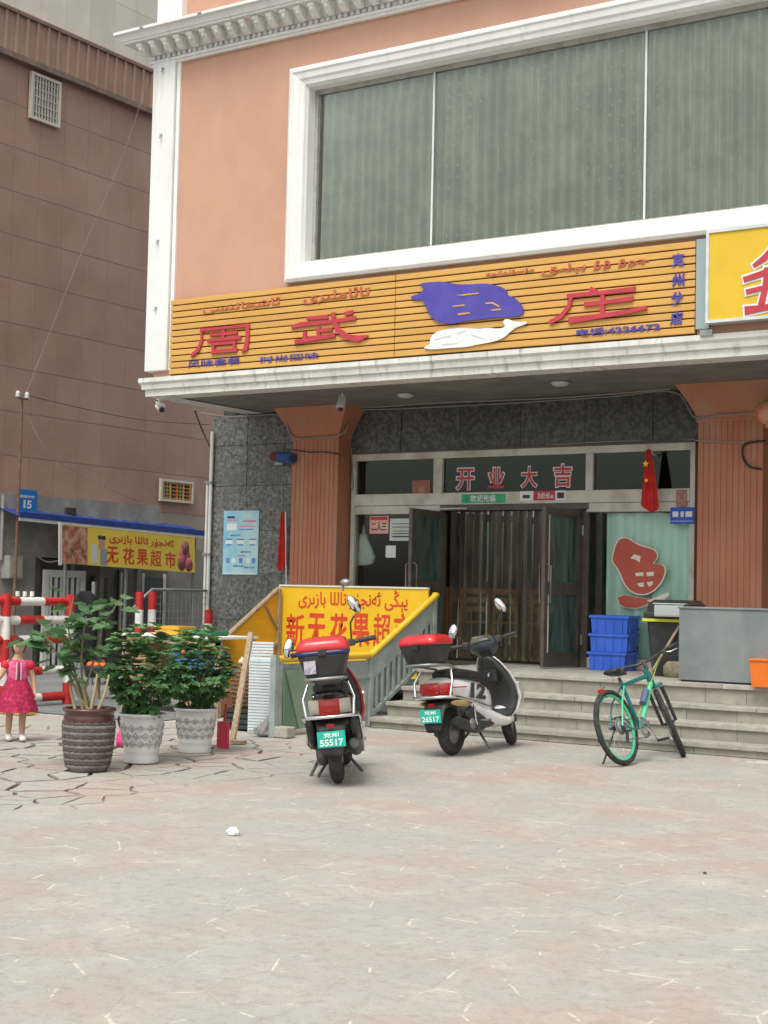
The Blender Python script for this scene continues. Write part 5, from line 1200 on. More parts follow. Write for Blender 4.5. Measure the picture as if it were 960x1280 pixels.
# ================================================================== pots and plants
m_leaf = M('fig_leaf', (.095, .195, .08), (.15, .29, .13), 3, .5, var=.25, local=True, leafy=.3)
m_leafb = M('bush_leaf', (.085, .185, .075), (.14, .27, .105), 7, .5, leafy=.3)
m_leafy = M('young_leaf', (.17, .32, .09), (.23, .39, .13), 7, .5, leafy=.3)
m_stem = M('plant_stem', (.30, .26, .15), (.22, .18, .10), 9, .8)
m_soil = M('potting_soil', (.07, .05, .035), (.11, .08, .06), 25, .95, bump=.5)
def leaf_shape(L, wd, lobes=True):
    if lobes: pts = [(0, 0), (.06, .22), (.22, .42), (.38, .27), (.52, .46), (.70, .40), (.74, .20), (.92, .16), (1, 0), (.92, -.16), (.74, -.20), (.70, -.40), (.52, -.46), (.38, -.27), (.22, -.42), (.06, -.22)]
    else: pts = [(0, 0), (.2, .2), (.5, .28), (.8, .16), (1, 0), (.8, -.16), (.5, -.28), (.2, -.2)]
    return [(x*L, y*wd, .10*L*abs(y)*2-.16*L*x*x) for x, y in pts]
def leaf_faces(n): 
    h = n//2; return [tuple(range(0, h+1)), tuple([0]+list(range(h, n)))]
def add_leaf(mb, p, d, L, wd, rr, lobes=True):
    """leaf from p pointing along d"""
    d = Vector(d).normalized(); up = Vector((rr.uniform(-.4, .4), rr.uniform(-.4, .4), 1)); s_ = up.cross(d)
    if s_.length < .05: s_ = Vector((1, 0, 0))
    s_.normalize(); n_ = d.cross(s_); pts = leaf_shape(L, wd, lobes)
    T = Matrix((d, s_, n_)).transposed()
    mb.add([Vector(p)+T @ Vector(q) for q in pts], leaf_faces(len(pts)))
def pot(name, label, base, prof, mat, soil_z, soil_r, decor=None):
    t = thing(name, label, 'pot', (base.x, base.y, 0))
    MB().lathe(prof, (base.x, base.y, 0), 40).build('vessel', mat, t)
    MB().lathe([(0, soil_z+.012), (soil_r*.5, soil_z+.008), (soil_r, soil_z)], (base.x, base.y, 0), 20).build('soil', m_soil, t)
    return t
# big brown jar
jb = gr(103, 967); S_ = jb.dot(Fv)/F_PX; sc_ = proj((jb.x, jb.y, 0))[2]/F_PX
jb = jb+Vector((-math.sin(YAW), math.cos(YAW), 0))*.2
H_ = 80*sc_; Rj = 33*sc_
m_glaze = M('brown_glaze', (.065, .022, .02), (.09, .03, .026), 5, .25, spec=.6, coat=.3); m_unglz = M('grey_brown_stoneware', (.22, .19, .165), (.15, .125, .11), 12, .8, bump=.3, bscale=70)
jar = thing('brown_jar', 'large brown glazed storage jar with grey ribbed body used as planter', 'pot', (jb.x, jb.y, 0))
prof = [(0, .0), (.72*Rj, 0)]
nr = 7
for k in range(nr):
    z = .02+.72*H_*k/nr; r_ = Rj*(.74+.25*math.sin(PI*(.10+.42*(k/nr))))
    dzr = .72*H_/nr
    prof += [(r_-.012, z), (r_+.008, z+dzr*.25), (r_+.012, z+dzr*.5), (r_+.006, z+dzr*.75)]
prof += [(Rj*.97, .75*H_)]
MB().lathe(prof, (jb.x, jb.y, 0), 44).build('ribbed_body', m_unglz, jar)
rb_ = random.Random(5)
for k in range(nr):                                   # dark wave bands pressed in the clay between the ribs
    z = .02+.72*H_*(k+.98)/nr; r_ = Rj*(.74+.25*math.sin(PI*(.10+.42*((k+.9)/nr))))+.004; mb = MB(); q = 60
    ring = [[(jb.x+(r_+.002*e)*math.cos(2*PI*i/q), jb.y+(r_+.002*e)*math.sin(2*PI*i/q), z+dd+.006*math.sin(i*2*PI/3)) for i in range(q)] for e, dd in ((0, -.012), (1.5, -.006), (1.5, .010), (0, .014))]
    mb.loft(ring, False); mb.build('wave_band', M('dark_clay_band', (.06, .05, .045), (.12, .10, .085), 40, .85), jar)
MB().lathe([(Rj*.96, .74*H_), (Rj*.985, .80*H_), (Rj*.965, .86*H_), (Rj*.94, .90*H_), (Rj*.96, .93*H_), (Rj*1.02, .95*H_), (Rj*1.02, .985*H_), (Rj*.96, H_), (Rj*.88, .985*H_), (Rj*.86, .90*H_)], (jb.x, jb.y, 0), 44).build('glazed_neck', m_glaze, jar)
MB().lathe([(0, .93*H_), (Rj*.5, .935*H_), (Rj*.9, .92*H_)], (jb.x, jb.y, 0), 24).build('soil', m_soil, jar)
# fig in the jar, leaves one by one
fig = thing('fig_plant', 'straggly young fig with lobed leaves growing in the brown jar', 'plant', (jb.x, jb.y, .9*H_))
rr = random.Random(4); right = Rv; 
def pxo(px, py, dz_=0.0):
    """point of the fig's branching, measured on the jar's own plane, moved dz_ m away from it"""
    d = ray(px, py); t_ = (Vector((jb.x, jb.y, CAM_H))-Vector((0, 0, CAM_H))).dot(Fv); q = d*t_/d.dot(Fv); return Vector((q.x, q.y, q.z+CAM_H))+Vector((-math.sin(YAW), math.cos(YAW), 0))*dz_
jt = Vector((jb.x, jb.y, .93*H_))
branches = [[(0, 0), (98, 860), (92, 820), (88, 780), (96, 745)], [(0, 0), (95, 850), (66, 812), (40, 796), (30, 806)], [(0, 0), (106, 862), (118, 820), (128, 780), (148, 750)], [(0, 0), (104, 855), (104, 820), (108, 790), (112, 770)], [(0, 0), (98, 868), (80, 830), (62, 800), (55, 785)]]
leaf_mesh = None; nleaf = 0
for bi, br_ in enumerate(branches):
    dd = (-.12, .10, .05, -.15, -.05)[bi]; pts = [jt+Vector((rr.uniform(-.05, .05), rr.uniform(-.05, .05), 0))]+[pxo(x, y, dd*(k+1)/4) for k, (x, y) in enumerate(br_[1:])]
    MB().tube(pts, [.014, .011, .008, .006, .004], 6).build('stem', m_stem, fig)
    for k in range(2, 5):
        for j in range(7 if k < 4 else 10):
            t_ = rr.random(); p_ = pts[k-1].lerp(pts[k], t_)
            if k == 2 and t_ < .6 and rr.random() < .7: continue
            a = rr.uniform(0, 2*PI); d_ = Vector((math.cos(a), math.sin(a), rr.uniform(-.35, .5))); L_ = rr.uniform(.10, .165)
            q0 = p_+d_*rr.uniform(.03, .09)
            if leaf_mesh is None:
                mb = MB(); ps = leaf_shape(1, 1.0, True); mb.add(ps, leaf_faces(len(ps))); o = mb.build('leaf', m_leaf, fig); leaf_mesh = o
                o.location = (0, 0, 0)
            else: o = bpy.data.objects.new('leaf', leaf_mesh.data); COL.objects.link(o); o.parent = fig
            upv = Vector((rr.uniform(-.5, .5), rr.uniform(-.5, .5), 1)); d_.normalize(); s_ = upv.cross(d_).normalized(); n_ = d_.cross(s_)
            mw = Matrix((d_*L_, s_*L_, n_*L_)).transposed().to_4x4(); mw.translation = q0-Vector((jb.x, jb.y, .9*H_))
            o.matrix_basis = mw; nleaf += 1
v0 = leaf_mesh.data.vertices
# first leaf was built about the fig's base: put its mesh back on its own origin
for v in leaf_mesh.data.vertices: v.co += Vector((jb.x, jb.y, .9*H_))
for q in (-.10, .06, .13):
    MB().tube([jt+Vector((q, -.05, 0)), jt+Vector((q*1.6, -.05, .16)), jt+Vector((q*1.8, -.04, .30))], [.014, .012, .008], 6).build('cut_stalk', M('dry_stalk', (.42, .34, .20), rough=.9), fig)
# white patterned pots
def white_pot_mat():
    m = M('white_ceramic', (.72, .73, .70), (.64, .65, .62), 3, .3, spec=.5, coat=.3); return m
m_cer = white_pot_mat(); m_motif = M('motif_grey_green', (.36, .385, .355), (.58, .585, .55), 20, .5)
def white_pot(px, py, hpx, rpx, label):
    b = gr(px, py); sc = proj(b)[2]/F_PX; H1, R1 = hpx*sc, rpx*sc; b = b+Vector((-math.sin(YAW), math.cos(YAW), 0))*.14
    t = thing('white_pot', label, 'pot', (b.x, b.y, 0), 'white patterned flower pots')
    prof = [(0, 0), (.72*R1, 0), (.74*R1, .02*H1), (.72*R1, .12*H1), (.73*R1, .22*H1), (.745*R1, .24*H1), (.735*R1, .26*H1), (.80*R1, .45*H1), (.86*R1, .65*H1), (.885*R1, .80*H1), (.885*R1, .87*H1), (.90*R1, .88*H1), (.89*R1, .90*H1), (.96*R1, .93*H1), (R1, .955*H1), (R1, .985*H1), (.96*R1, H1), (.90*R1, .99*H1), (.87*R1, .93*H1), (.84*R1, .8*H1)]
    MB().lathe(prof, (b.x, b.y, 0), 44).build('vessel', m_cer, t)
    MB().lathe([(0, .92*H1), (.5*R1, .92*H1), (.87*R1, .90*H1)], (b.x, b.y, 0), 24).build('soil', m_soil, t)
    n_ = 14
    for row, zc in enumerate((.40, .56, .72)):
        rad = R1*(.78 if row == 0 else .835 if row == 1 else .875)+.004; tilt = .10
        for k in range(n_):
            a = 2*PI*(k+.5*row)/n_
            mb = MB(); sx, sz = .5*2*PI*rad/n_*.92, .085*H1
            T = Matrix.Translation((b.x+rad*math.cos(a), b.y+rad*math.sin(a), zc*H1)) @ Matrix.Rotation(a, 4, 'Z') @ Matrix.Rotation(.24, 4, 'Y')
            mb.tube([(0, -sx, 0), (0, -sx*.3, sz*.45), (0, 0, sz), (0, sx*.3, sz*.45), (0, sx, 0), (0, sx*.3, -sz*.45), (0, 0, -sz), (0, -sx*.3, -sz*.45)], .0035, 5, T=T, closed=True)
            mb.sphere((0, 0, 0), (.006, .012, .012), 6, 4, T)
            mb.build('relief_motif', m_motif, t)
    return b, H1, R1
def bush(base, z0, centre_z, rad, hz, n_, label, seed, flowers=0):
    t = thing('potted_shrub', label, 'shrub', (base.x, base.y, z0)); rr = random.Random(seed); c = Vector((base.x, base.y, centre_z))
    mb, my, ms = MB(), MB(), MB()
    for k in range(9):
        a = rr.uniform(0, 2*PI); e = c+Vector((math.cos(a)*rad*rr.uniform(.3, .8), math.sin(a)*rad*rr.uniform(.3, .8), hz*rr.uniform(-.3, .8)))
        s0 = Vector((base.x+rr.uniform(-.05, .05), base.y+rr.uniform(-.05, .05), z0)); ms.tube([s0, s0.lerp(e, .5)+Vector((0, 0, .06)), e], [.010, .007, .004], 5)
    clumps = []
    for k in range(n_):
        while True:
            v = Vector((rr.uniform(-1, 1), rr.uniform(-1, 1), rr.uniform(-1, 1)))
            if .3 < v.length < 1.0: break
        f = 1+.28*mnoise.noise(v*2.1+Vector((seed, 0, 0)))
        tap = 1 if v.z > -.2 else 1-.45*(-v.z-.2)
        clumps.append((c+Vector((v.x*rad*f*tap, v.y*rad*f*tap, v.z*hz*f)), v))
    for p_, v in clumps:
        a0 = rr.uniform(0, 2*PI); young = v.z > .45 and rr.random() < .45
        out = v.normalized()
        for j in range(5):                           # palmate clump of leaflets
            a = a0+j*2*PI/5; d_ = (Vector((math.cos(a), math.sin(a), .1))*.9+out*.7+Vector((0, 0, -.25))).normalized()
            add_leaf(my if young else mb, p_, d_, rr.uniform(.055, .095), rr.uniform(.05, .08), rr, True)
    ms.build('stems', m_stem, t); fo = tag(mb.build('foliage', m_leafb, t), kind='stuff'); tag(my.build('young_shoots', m_leafy, fo), kind='stuff')
    for k in range(flowers):
        v = Vector((rr.uniform(-.6, .8), -.8, rr.uniform(-.1, .8))); MB().sphere(c+Vector((v.x*rad, v.y*rad, v.z*hz)), .022, 7, 5).build('blossom', M('orange_blossom', (.75, .16, .07)), t)
    return t
b, H1, R1 = white_pot(173, 955, 62, 30, 'white ceramic pot with diamond relief next to the brown jar')
bush(b, .9*H1, H1+.34, .33, .37, 270, 'dense green leafy shrub in the white pot next to the brown jar', 3)
b2, H2, R2 = white_pot(241, 942, 56, 28, 'white ceramic pot with diamond relief nearer the leaning plank')
bush(b2, .9*H2, H2+.32, .33, .35, 270, 'dense green leafy shrub with orange blossom in the pot nearer the plank', 8, 1)
# small things behind the pots
p = gr(264, 936); t = thing('red_dustpan', 'red plastic dustpan standing behind the white pot', 'dustpan', p)
MB().add(*para(p.y+.10, .0, .24, p.y+.13, .0, .24, p.x-.02, p.x+.10)).build('pan', M('pinkish_red', (.60, .04, .08), rough=.45), t)
MB().tube([(p.x+.05, p.y+.11, .24), (p.x+.06, p.y+.12, .40)], .01, 6).build('handle', m_red, t)
p = gr(144, 934); t = thing('pink_bag', 'small pink plastic bag between the jar and white pot', 'bag', p)
mb = MB(); rings = [[(p.x+r_*math.cos(2*PI*k/10)*(1+.2*math.sin(k*3)), p.y+.1+r_*.7*math.sin(2*PI*k/10), z) for k in range(10)] for z, r_ in ((0, .07), (.06, .08), (.13, .05), (.19, .02))]
mb.loft(rings); mb.build('sack', M('hot_pink', (.70, .06, .22), rough=.45), t)
MB().tube([(p.x-.02, p.y+.08, .17), (p.x-.03, p.y+.06, .24), (p.x+.0, p.y+.06, .30)], .012, 6).build('handle', m_blackp, t)
# ================================================================== clutter between pots and stairwell
# leaning plank
a = gr(289, 929); b = at(313, 790, a.y+.55); t = thing('leaning_plank', 'narrow weathered plank leaning against the yellow side board', 'plank', a)
d_ = (b-a).normalized(); s_ = Vector((1, 0, 0)); n_ = d_.cross(s_).normalized(); mb = MB()
vs = [a+s_*u+n_*v+d_*w_ for w_ in (0, (b-a).length) for u, v in ((-.03, 0), (.03, 0), (.03, .025), (-.03, .025))]
vs = [v+Vector((0, 0, .0)) for v in vs]; mb.add(vs, [(3, 2, 1, 0), (4, 5, 6, 7), (0, 1, 5, 4), (1, 2, 6, 5), (2, 3, 7, 6), (3, 0, 4, 7)]); mb.build('board', m_wood, t)
MB().box((a.x+.01, a.y-.03, 0), (a.x+.14, a.y+.06, .03)).build('foot_block', m_wood, t)
# white ribbed panel heater
p = gr(326, 917); sc = proj(p)[2]/F_PX; w_, h_ = 37*sc, 93*sc; x0 = p.x-w_/2*1.02; y0 = p.y
t = thing('ribbed_white_panel', 'white ribbed metal cabinet standing between plank and stairwell', 'cabinet', (p.x, p.y, 0))
m_fr = M('bluish_white_enamel', (.62, .68, .70), (.54, .60, .62), 4, .4)
RZ = Matrix.Translation((p.x, p.y, 0)) @ Matrix.Rotation(math.radians(18), 4, 'Z')
MB().box((-w_/2, .012, 0), (w_/2, .22, h_), RZ, bev=.008).build('cabinet', m_fr, t)
MB().box((-w_/2-.004, -.004, h_*.955), (w_/2+.004, .012, h_+.004), RZ, bev=.003).build('top_trim', m_fr, t); MB().box((w_/2-.035, -.006, 0), (w_/2, .012, h_*.955), RZ, bev=.003).build('edge_trim', M('grey_edge', (.36, .42, .45), rough=.4), t)
for k in range(30):
    z = .03+k*(h_*.92-.03)/22; MB().box((-w_/2+.006, .0, z), (w_/2-.04, .0125, z+.022), RZ).build('rib', m_fr, t)
# rubble
m_conc = M('broken_concrete', (.30, .285, .26), (.22, .205, .185), 9, .9, bump=.4, bscale=60)
def rock(name, label, px, py, r, seed, sz=(1, .8, .8), group='broken concrete by the white cabinet'):
    p = gr(px, py); bm = bmesh.new(); bmesh.ops.create_icosphere(bm, subdivisions=2, radius=1)
    for v in bm.verts:
        f = 1+.35*mnoise.noise(v.co*1.3+Vector((seed, 0, 0))); v.co = Vector((v.co.x*r*sz[0]*f, v.co.y*r*sz[1]*f, max(0, (v.co.z*.9+.75)*r*sz[2]*f)))+Vector((p.x, p.y+.08, 0))
    mb = MB(); bm.verts.index_update(); mb.add([v.co.copy() for v in bm.verts], [[v.index for v in f.verts] for f in bm.faces]); bm.free()
    tag(mb.build(name, m_conc, loc=(p.x, p.y+.08, 0)), label, 'rubble', group)
rock('concrete_lump', 'rough concrete lump heaped against the white cabinet', 334, 919, .13, 2, (1, .8, 1.05)); rock('concrete_lump', 'flat grey concrete fragment in front of the white cabinet', 322, 921, .09, 5); rock('concrete_lump', 'pale mortar crumb at the foot of the rubble', 341, 922, .06, 9)
p = gr(346, 922); tag(MB().box((p.x-.07, p.y, 0), (p.x+.12, p.y+.14, .105), bev=.012).build('concrete_block', M('pale_block', (.42, .39, .33), (.34, .31, .26), 9, .9), loc=(p.x, p.y, 0)), 'squared pale concrete block under the stairwell corner post', 'block')
# basket of garlic on a dark crate
p = gr(288, 914); p.y += .25; bk = thing('dark_crate', 'dark slatted crate under the wicker basket', 'crate', (p.x, p.y, 0))
for k in range(4): MB().box((p.x-.17, p.y-.15, .02+k*.055), (p.x+.17, p.y-.13, .06+k*.055)).build('slat', m_blackp, bk)
MB().box((p.x-.165, p.y-.128, .01), (p.x+.165, p.y+.15, .225)).build('body', m_dark, bk)
wk = thing('wicker_basket', 'tall brown net basket heaped with white garlic', 'basket', (p.x, p.y, .23)); m_wick = M('brown_wicker', (.24, .13, .07), (.12, .065, .035), 40, .85, bump=.6, bscale=90)
MB().lathe([(0, 0), (.14, 0), (.16, .15), (.165, .38), (.15, .42), (.13, .38)], (p.x, p.y, .23), 24).build('basket', m_wick, wk)
for k in range(9):
    z = .26+k*.042; MB().tube([(p.x+(.165 if k > 2 else .15+.006*k)*math.cos(q), p.y+(.165 if k > 2 else .15+.006*k)*math.sin(q), z) for q in [2*PI*i/20 for i in range(20)]], .008, 5, closed=True).build('weave_band', m_wick, wk)
rr = random.Random(8); m_gar = M('garlic_skin', (.66, .55, .42), (.58, .45, .33), 12, .7)
for k in range(13):
    a = rr.uniform(0, 2*PI); r_ = .10*math.sqrt(rr.random()); c = (p.x+r_*math.cos(a), p.y+r_*math.sin(a), .655+.05*(1-r_/.1)+rr.uniform(0, .03))
    g = MB().lathe([(0, -.032), (.03, -.026), (.04, -.004), (.028, .02), (.008, .032), (.006, .05), (0, .052)], c, 9).build('garlic_bulb', m_gar, None, ) if False else None
    mb = MB().lathe([(0, -.032), (.03, -.026), (.04, -.004), (.028, .02), (.008, .032), (.006, .05), (0, .052)], c, 9)
    tag(mb.build('garlic_bulb', m_gar, loc=c), 'white garlic bulb heaped in the wicker basket', 'garlic', 'garlic bulbs in the basket')
# stall table with boxes
q0, q1 = gr(133, 884), None
tx0, tx1, ty = -12.35, -10.85, 13.25; tz = .90
st = thing('stall_table', 'long white edged stall table on wooden legs behind the shrubs', 'table', ((tx0+tx1)/2, ty, 0))
MB().box((tx0, ty, tz-.03), (tx1, ty+.7, tz), bev=.006).build('table_top', m_wpaint, st); MB().box((tx0+.02, ty+.02, tz-.10), (tx1-.02, ty+.04, tz-.032)).build('apron', m_wood, st)
for x in (tx0+.05, tx1-.05):
    for y in (ty+.05, ty+.64): MB().box((x-.03, y-.03, 0), (x+.03, y+.03, tz-.03)).build('leg', m_wood, st)
MB().box((tx0+.08, ty+.1, .28), (tx1-.08, ty+.6, .30)).build('shelf', m_wood, st)
m_ybox = M('yellow_tray', (.72, .36, .03), rough=.5); m_bbox = M('blue_card', (.04, .14, .30), (.05, .2, .36), 6, .6)
def carton(name, label, x, y, z, w_, d_, h_, mat, cat='box', band=None):
    t = thing(name, label, cat, (x, y, z)); MB().box((x-w_/2, y, z), (x+w_/2, y+d_, z+h_), bev=.006).build('body', mat, t)
    MB().box((x-w_/2-.008, y-.008, z+h_-.03), (x+w_/2+.008, y+d_+.008, z+h_+.006), bev=.004).build('lid', band or mat, t)
carton('yellow_tray', 'yellow lidded tray on the stall table behind the shrubs', tx0+.62, ty+.1, tz, .36, .3, .09, m_ybox)
carton('green_carton', 'low green carton on the stall table beside the yellow tray', tx0+1.05, ty+.15, tz, .4, .3, .05, M('green_card', (.03, .16, .09), rough=.6))
carton('blue_carton', 'blue carton on the shelf under the stall table', tx0+.95, ty+.1, .30, .5, .4, .42, m_bbox)
carton('orange_carton', 'orange board carton under the left end of the stall table', tx0+.2, ty+.1, .30, .22, .4, .5, M('orange_card', (.42, .26, .14), rough=.8))
carton('brown_carton', 'brown fruit carton under the stall table by the basket', tx1-.3, ty-.05, .0, .4, .5, .26, M('brown_card', (.30, .15, .09), (.42, .2, .12), 6, .8))
t = thing('fruit_basket', 'shallow black basket of red fruit in front of the stall', 'basket', gr(122, 872)); p = gr(122, 874)
MB().lathe([(0, .28), (.16, .28), (.2, .42), (.19, .43), (.15, .30)], (p.x, p.y, 0), 18).build('basket', m_blackp, t); MB().tube([(p.x, p.y, 0), (p.x, p.y, .28)], .03, 8).build('stand', m_wood, t)
rr = random.Random(2)
for k in range(12):
    a = rr.uniform(0, 2*PI); r_ = .14*math.sqrt(rr.random()); c = (p.x+r_*math.cos(a), p.y+r_*math.sin(a), .43+.05*(1-r_/.14)); mb = MB().sphere(c, (.042, .042, .038), 9, 7)
    tag(mb.build('red_fruit', M('fruit_red', (.62, .06, .03), (.70, .2, .05), 15, .45), loc=c), 'round red fruit heaped in the black basket', 'fruit', 'red fruit in the black basket')
# dark coat hung on a post behind the fig
p = gr(113, 868)*1.09; p.z = 0; t = thing('coat_post', 'grey upright post behind the fig with a black coat hung on it', 'post', p)
MB().tube([(p.x, p.y, 0), (p.x, p.y, 1.5)], .035, 10).build('post', m_steel, t)
ct = thing('black_coat', 'long black coat hanging from the grey post behind the fig', 'coat', p); mb = MB(); rings = []
for z, r_ in ((1.36, .05), (1.30, .16), (1.1, .20), (.8, .21), (.5, .2), (.33, .15)): rings.append([(p.x-.06+r_*math.cos(2*PI*k/18)*(1+.12*math.sin(k*2.2)), p.y-.10+.10*math.sin(2*PI*k/18)*(1+.2*math.sin(k*3.1)), z) for k in range(18)])
mb.loft(rings); mb.build('coat_body', M('black_cloth', (.012, .012, .015), rough=.9), ct)
# ================================================================== red and white barriers
def striped(mbname, p0, p1, r, n_, first, parent, part='stripe'):
    p0, p1 = Vector(p0), Vector(p1)
    for k in range(n_):
        a, b = p0.lerp(p1, k/n_), p0.lerp(p1, (k+1)/n_)
        MB().tube([a, b], r, 12).build(part, (m_red, m_wpaint)[(k+first) % 2], parent)
BX = -13.35; bY0, bY1 = atX(-45, 870, BX).y, atX(80, 870, BX).y
bar_ = thing('striped_barrier', 'red and white striped pipe barrier standing across the lane', 'barrier', (BX, bY1, 0))
Rp = .052
for k, py in enumerate((752, 775, 799, 838, 871)):
    z = atX(60, py, BX).z; striped('rail', (BX, bY0, z), (BX, bY1-.02, z), Rp, 4, (k+1) % 2, bar_, 'rail_stripe')
for y in (bY1+.03, atX(2, 870, BX).y): striped('post', (BX+.02, y, 0), (BX+.02, y, 1.33), .058, 5, 0, bar_, 'post_stripe')
for k in range(3): MB().tube([(BX, atX(22+9*k, 745, BX).y, 1.30), (BX, atX(22+9*k, 745, BX).y, 1.36)], .025, 8).build('bolt_head', m_wpaint, bar_)
for px in (173, 189, 260):
    y = atX(px, 800, BX-.1).y; t = thing('striped_bollard', 'red and white striped steel bollard of the pair before the mesh gate' if px < 250 else 'short striped bollard beside the white drain pipe', 'bollard', (BX-.1, y, 0), 'bollards by the mesh gate')
    ht_ = atX(px, 740 if px < 250 else 762, BX-.1).z
    striped('bollard', (BX-.1, y, 0), (BX-.1, y, ht_), .055, 6, 1, t)
GXm = -13.6
mg = thing('mesh_gate', 'grey tube framed wire mesh gate between striped bollards', 'gate', (GXm, 16, 0)); g0, g1 = atX(190, 737, GXm), atX(264, 741, GXm)
zt_, zb_ = g0.z, .55
MB().tube([(GXm, g0.y-.35, zt_-.25), (GXm, g0.y-.12, zt_-.08), (GXm, g0.y, zt_), (GXm, g1.y, zt_), (GXm, g1.y, zb_), (GXm, g0.y, zb_), (GXm, g0.y, zt_-.02)], .022, 8).build('frame', m_steel, mg)
n_ = 14
for k in range(1, n_): y = g0.y+(g1.y-g0.y)*k/n_; MB().tube([(GXm, y, zb_), (GXm, y, zt_)], .004, 5).build('mesh_wire', m_steel, mg)
for k in range(1, 9): z = zb_+(zt_-zb_)*k/9; MB().tube([(GXm+.006, g0.y, z), (GXm+.006, g1.y, z)], .004, 5).build('mesh_wire', m_steel, mg)
for y in (g0.y+.02, g1.y-.02): MB().tube([(GXm, y, 0), (GXm, y, zb_)], .02, 8).build('leg', m_steel, mg)
# yellow kerb piece behind the girl
p = gr(10, 893); tag(MB().box((p.x-.9, p.y, 0), (p.x+.25, p.y+.18, .14), bev=.02).build('yellow_kerb', M('kerb_yellow', (.62, .48, .08), (.5, .4, .1), 8, .8), loc=(p.x, p.y, 0)), 'yellow painted kerb block beside the lane', 'kerb')
# ================================================================== brown building and stall front on the far side of the lane
LX, AX = -20.0, -19.0
m_bpanel = M('brown_cladding', (.36, .225, .178), (.315, .197, .154), 1.2, .55, var=.04, c3=(.365, .255, .2), s3=.7)
m_ptile = M('beige_tile', (.66, .60, .52), (.60, .545, .47), 1.5, .6, var=.05)
m_joint = M('panel_joint', (.36, .29, .25), rough=.9)
m_plaster = M('grey_plaster', (.40, .38, .335), (.30, .28, .25), 2.5, .9, c3=(.26, .24, .21), s3=1.2, bump=.2)
bb_ = thing('brown_building', 'tall brown panel clad building with beige tiled upper storey across the lane', 'building', (LX, 22, 0))
wall = bx('wall', (LX-6, 10, 0), (LX-.03, 40, 16), m_joint, bb_)
zb0, zb1 = 10.72, 11.44                              # ribbed band
yg_ = [LX and (15.4+.6*k) for k in range(30)]
def zrow(py): return atX(0, py, LX).z
rows = [2.9]; 
while rows[-1] < zb0-.5: rows.append(rows[-1]+.775)
rows[-1] = zb0
pm = None
for j in range(len(rows)-1):
    for k in range(30):
        y = 11.2+.6*k
        if proj((LX, y+.6, rows[j]))[0] < -500 or proj((LX, y, rows[j]))[0] > 300: continue
        MB().box((LX-.03, y+.0025, rows[j]+.010), (LX-.024, y+.598, rows[j+1]-.010)).build('cladding_panel', m_bpanel, wall)
for j in range(5):
    for k in range(30):
        y = 10.86+.62*k
        if proj((LX, y+.6, 12))[0] < -500 or proj((LX, y, 12))[0] > 300: continue
        MB().box((LX-.03, y+.003, zb1+.1+j*1.0), (LX-.022, y+.617, zb1+.1+j*1.0+.994)).build('beige_tile', m_ptile, wall)
m_ledge = M('ledge_brown', (.22, .155, .125), (.16, .11, .09), 5, .7)
band = MB().box((LX-.03, 12, zb0), (LX+.05, 36, zb1+.1)).build('ribbed_band', m_bpanel, bb_)
MB().box((LX-.03, 12, zb0-.1), (LX+.13, 36, zb0)).box((LX+.05, 12, zb1), (LX+.11, 36, zb1+.05)).build('ledge', m_ledge, band)
r0 = None
for k in range(68):
    y = 12+.25*k
    if r0 is None: r0 = MB().box((LX+.05, y, zb0), (LX+.09, y+.05, zb1)).build('rib', m_bpanel, band); Y0 = y
    else: o = bpy.data.objects.new('rib', r0.data); COL.objects.link(o); o.parent = band; o.location = (0, y-Y0, 0)
def grille(pts, label, mats):
    (xa, ya), (xb, yb2) = pts; a, b = atX(xa, yb2, LX+.02), atX(xb, ya, LX+.02); y0, y1, z0, z1 = a.y, b.y, a.z, atX(xa, ya, LX+.02).z
    t = thing('vent_grille', label, 'vent', (LX, (y0+y1)/2, z0)); fm_ = M('cream_frame', (.58, .52, .44), rough=.6)
    MB().box((LX, y0, z0), (LX+.06, y0+.05, z1)).box((LX, y1-.05, z0), (LX+.06, y1, z1)).box((LX, y0+.05, z0), (LX+.06, y1-.05, z0+.05)).box((LX, y0+.05, z1-.05), (LX+.06, y1-.05, z1)).build('frame', fm_, t)
    MB().box((LX+.001, y0+.05, z0+.05), (LX+.02, y1-.05, z1-.05)).build('backing', mats[0], t)
    n_ = 9
    for k in range(n_): y = y0+.05+(y1-y0-.1)*(k+.5)/n_; MB().box((LX+.025, y-.016, z0+.05), (LX+.045, y+.016, z1-.05)).build('bar', mats[1+k % (len(mats)-1)], t)
    for k in range(1, 6): z = z0+(z1-z0)*k/6; MB().box((LX+.046, y0+.05, z-.008), (LX+.05, y1-.05, z+.008)).build('cross_bar', mats[1], t)
grille(((36, 88), (76, 147)), 'cream barred vent high on the brown wall', (M('vent_dark', (.10, .10, .09)), M('vent_pale', (.45, .43, .37))))
grille(((199, 598), (241, 626)), 'cream framed vent with orange and teal glass low on the brown wall', (M('vent_dark', (.10, .10, .09)), M('vent_orange', (.62, .25, .04)), M('vent_teal', (.05, .28, .28)), M('vent_yellow', (.65, .45, .08)), M('vent_dark2', (.05, .05, .05))))
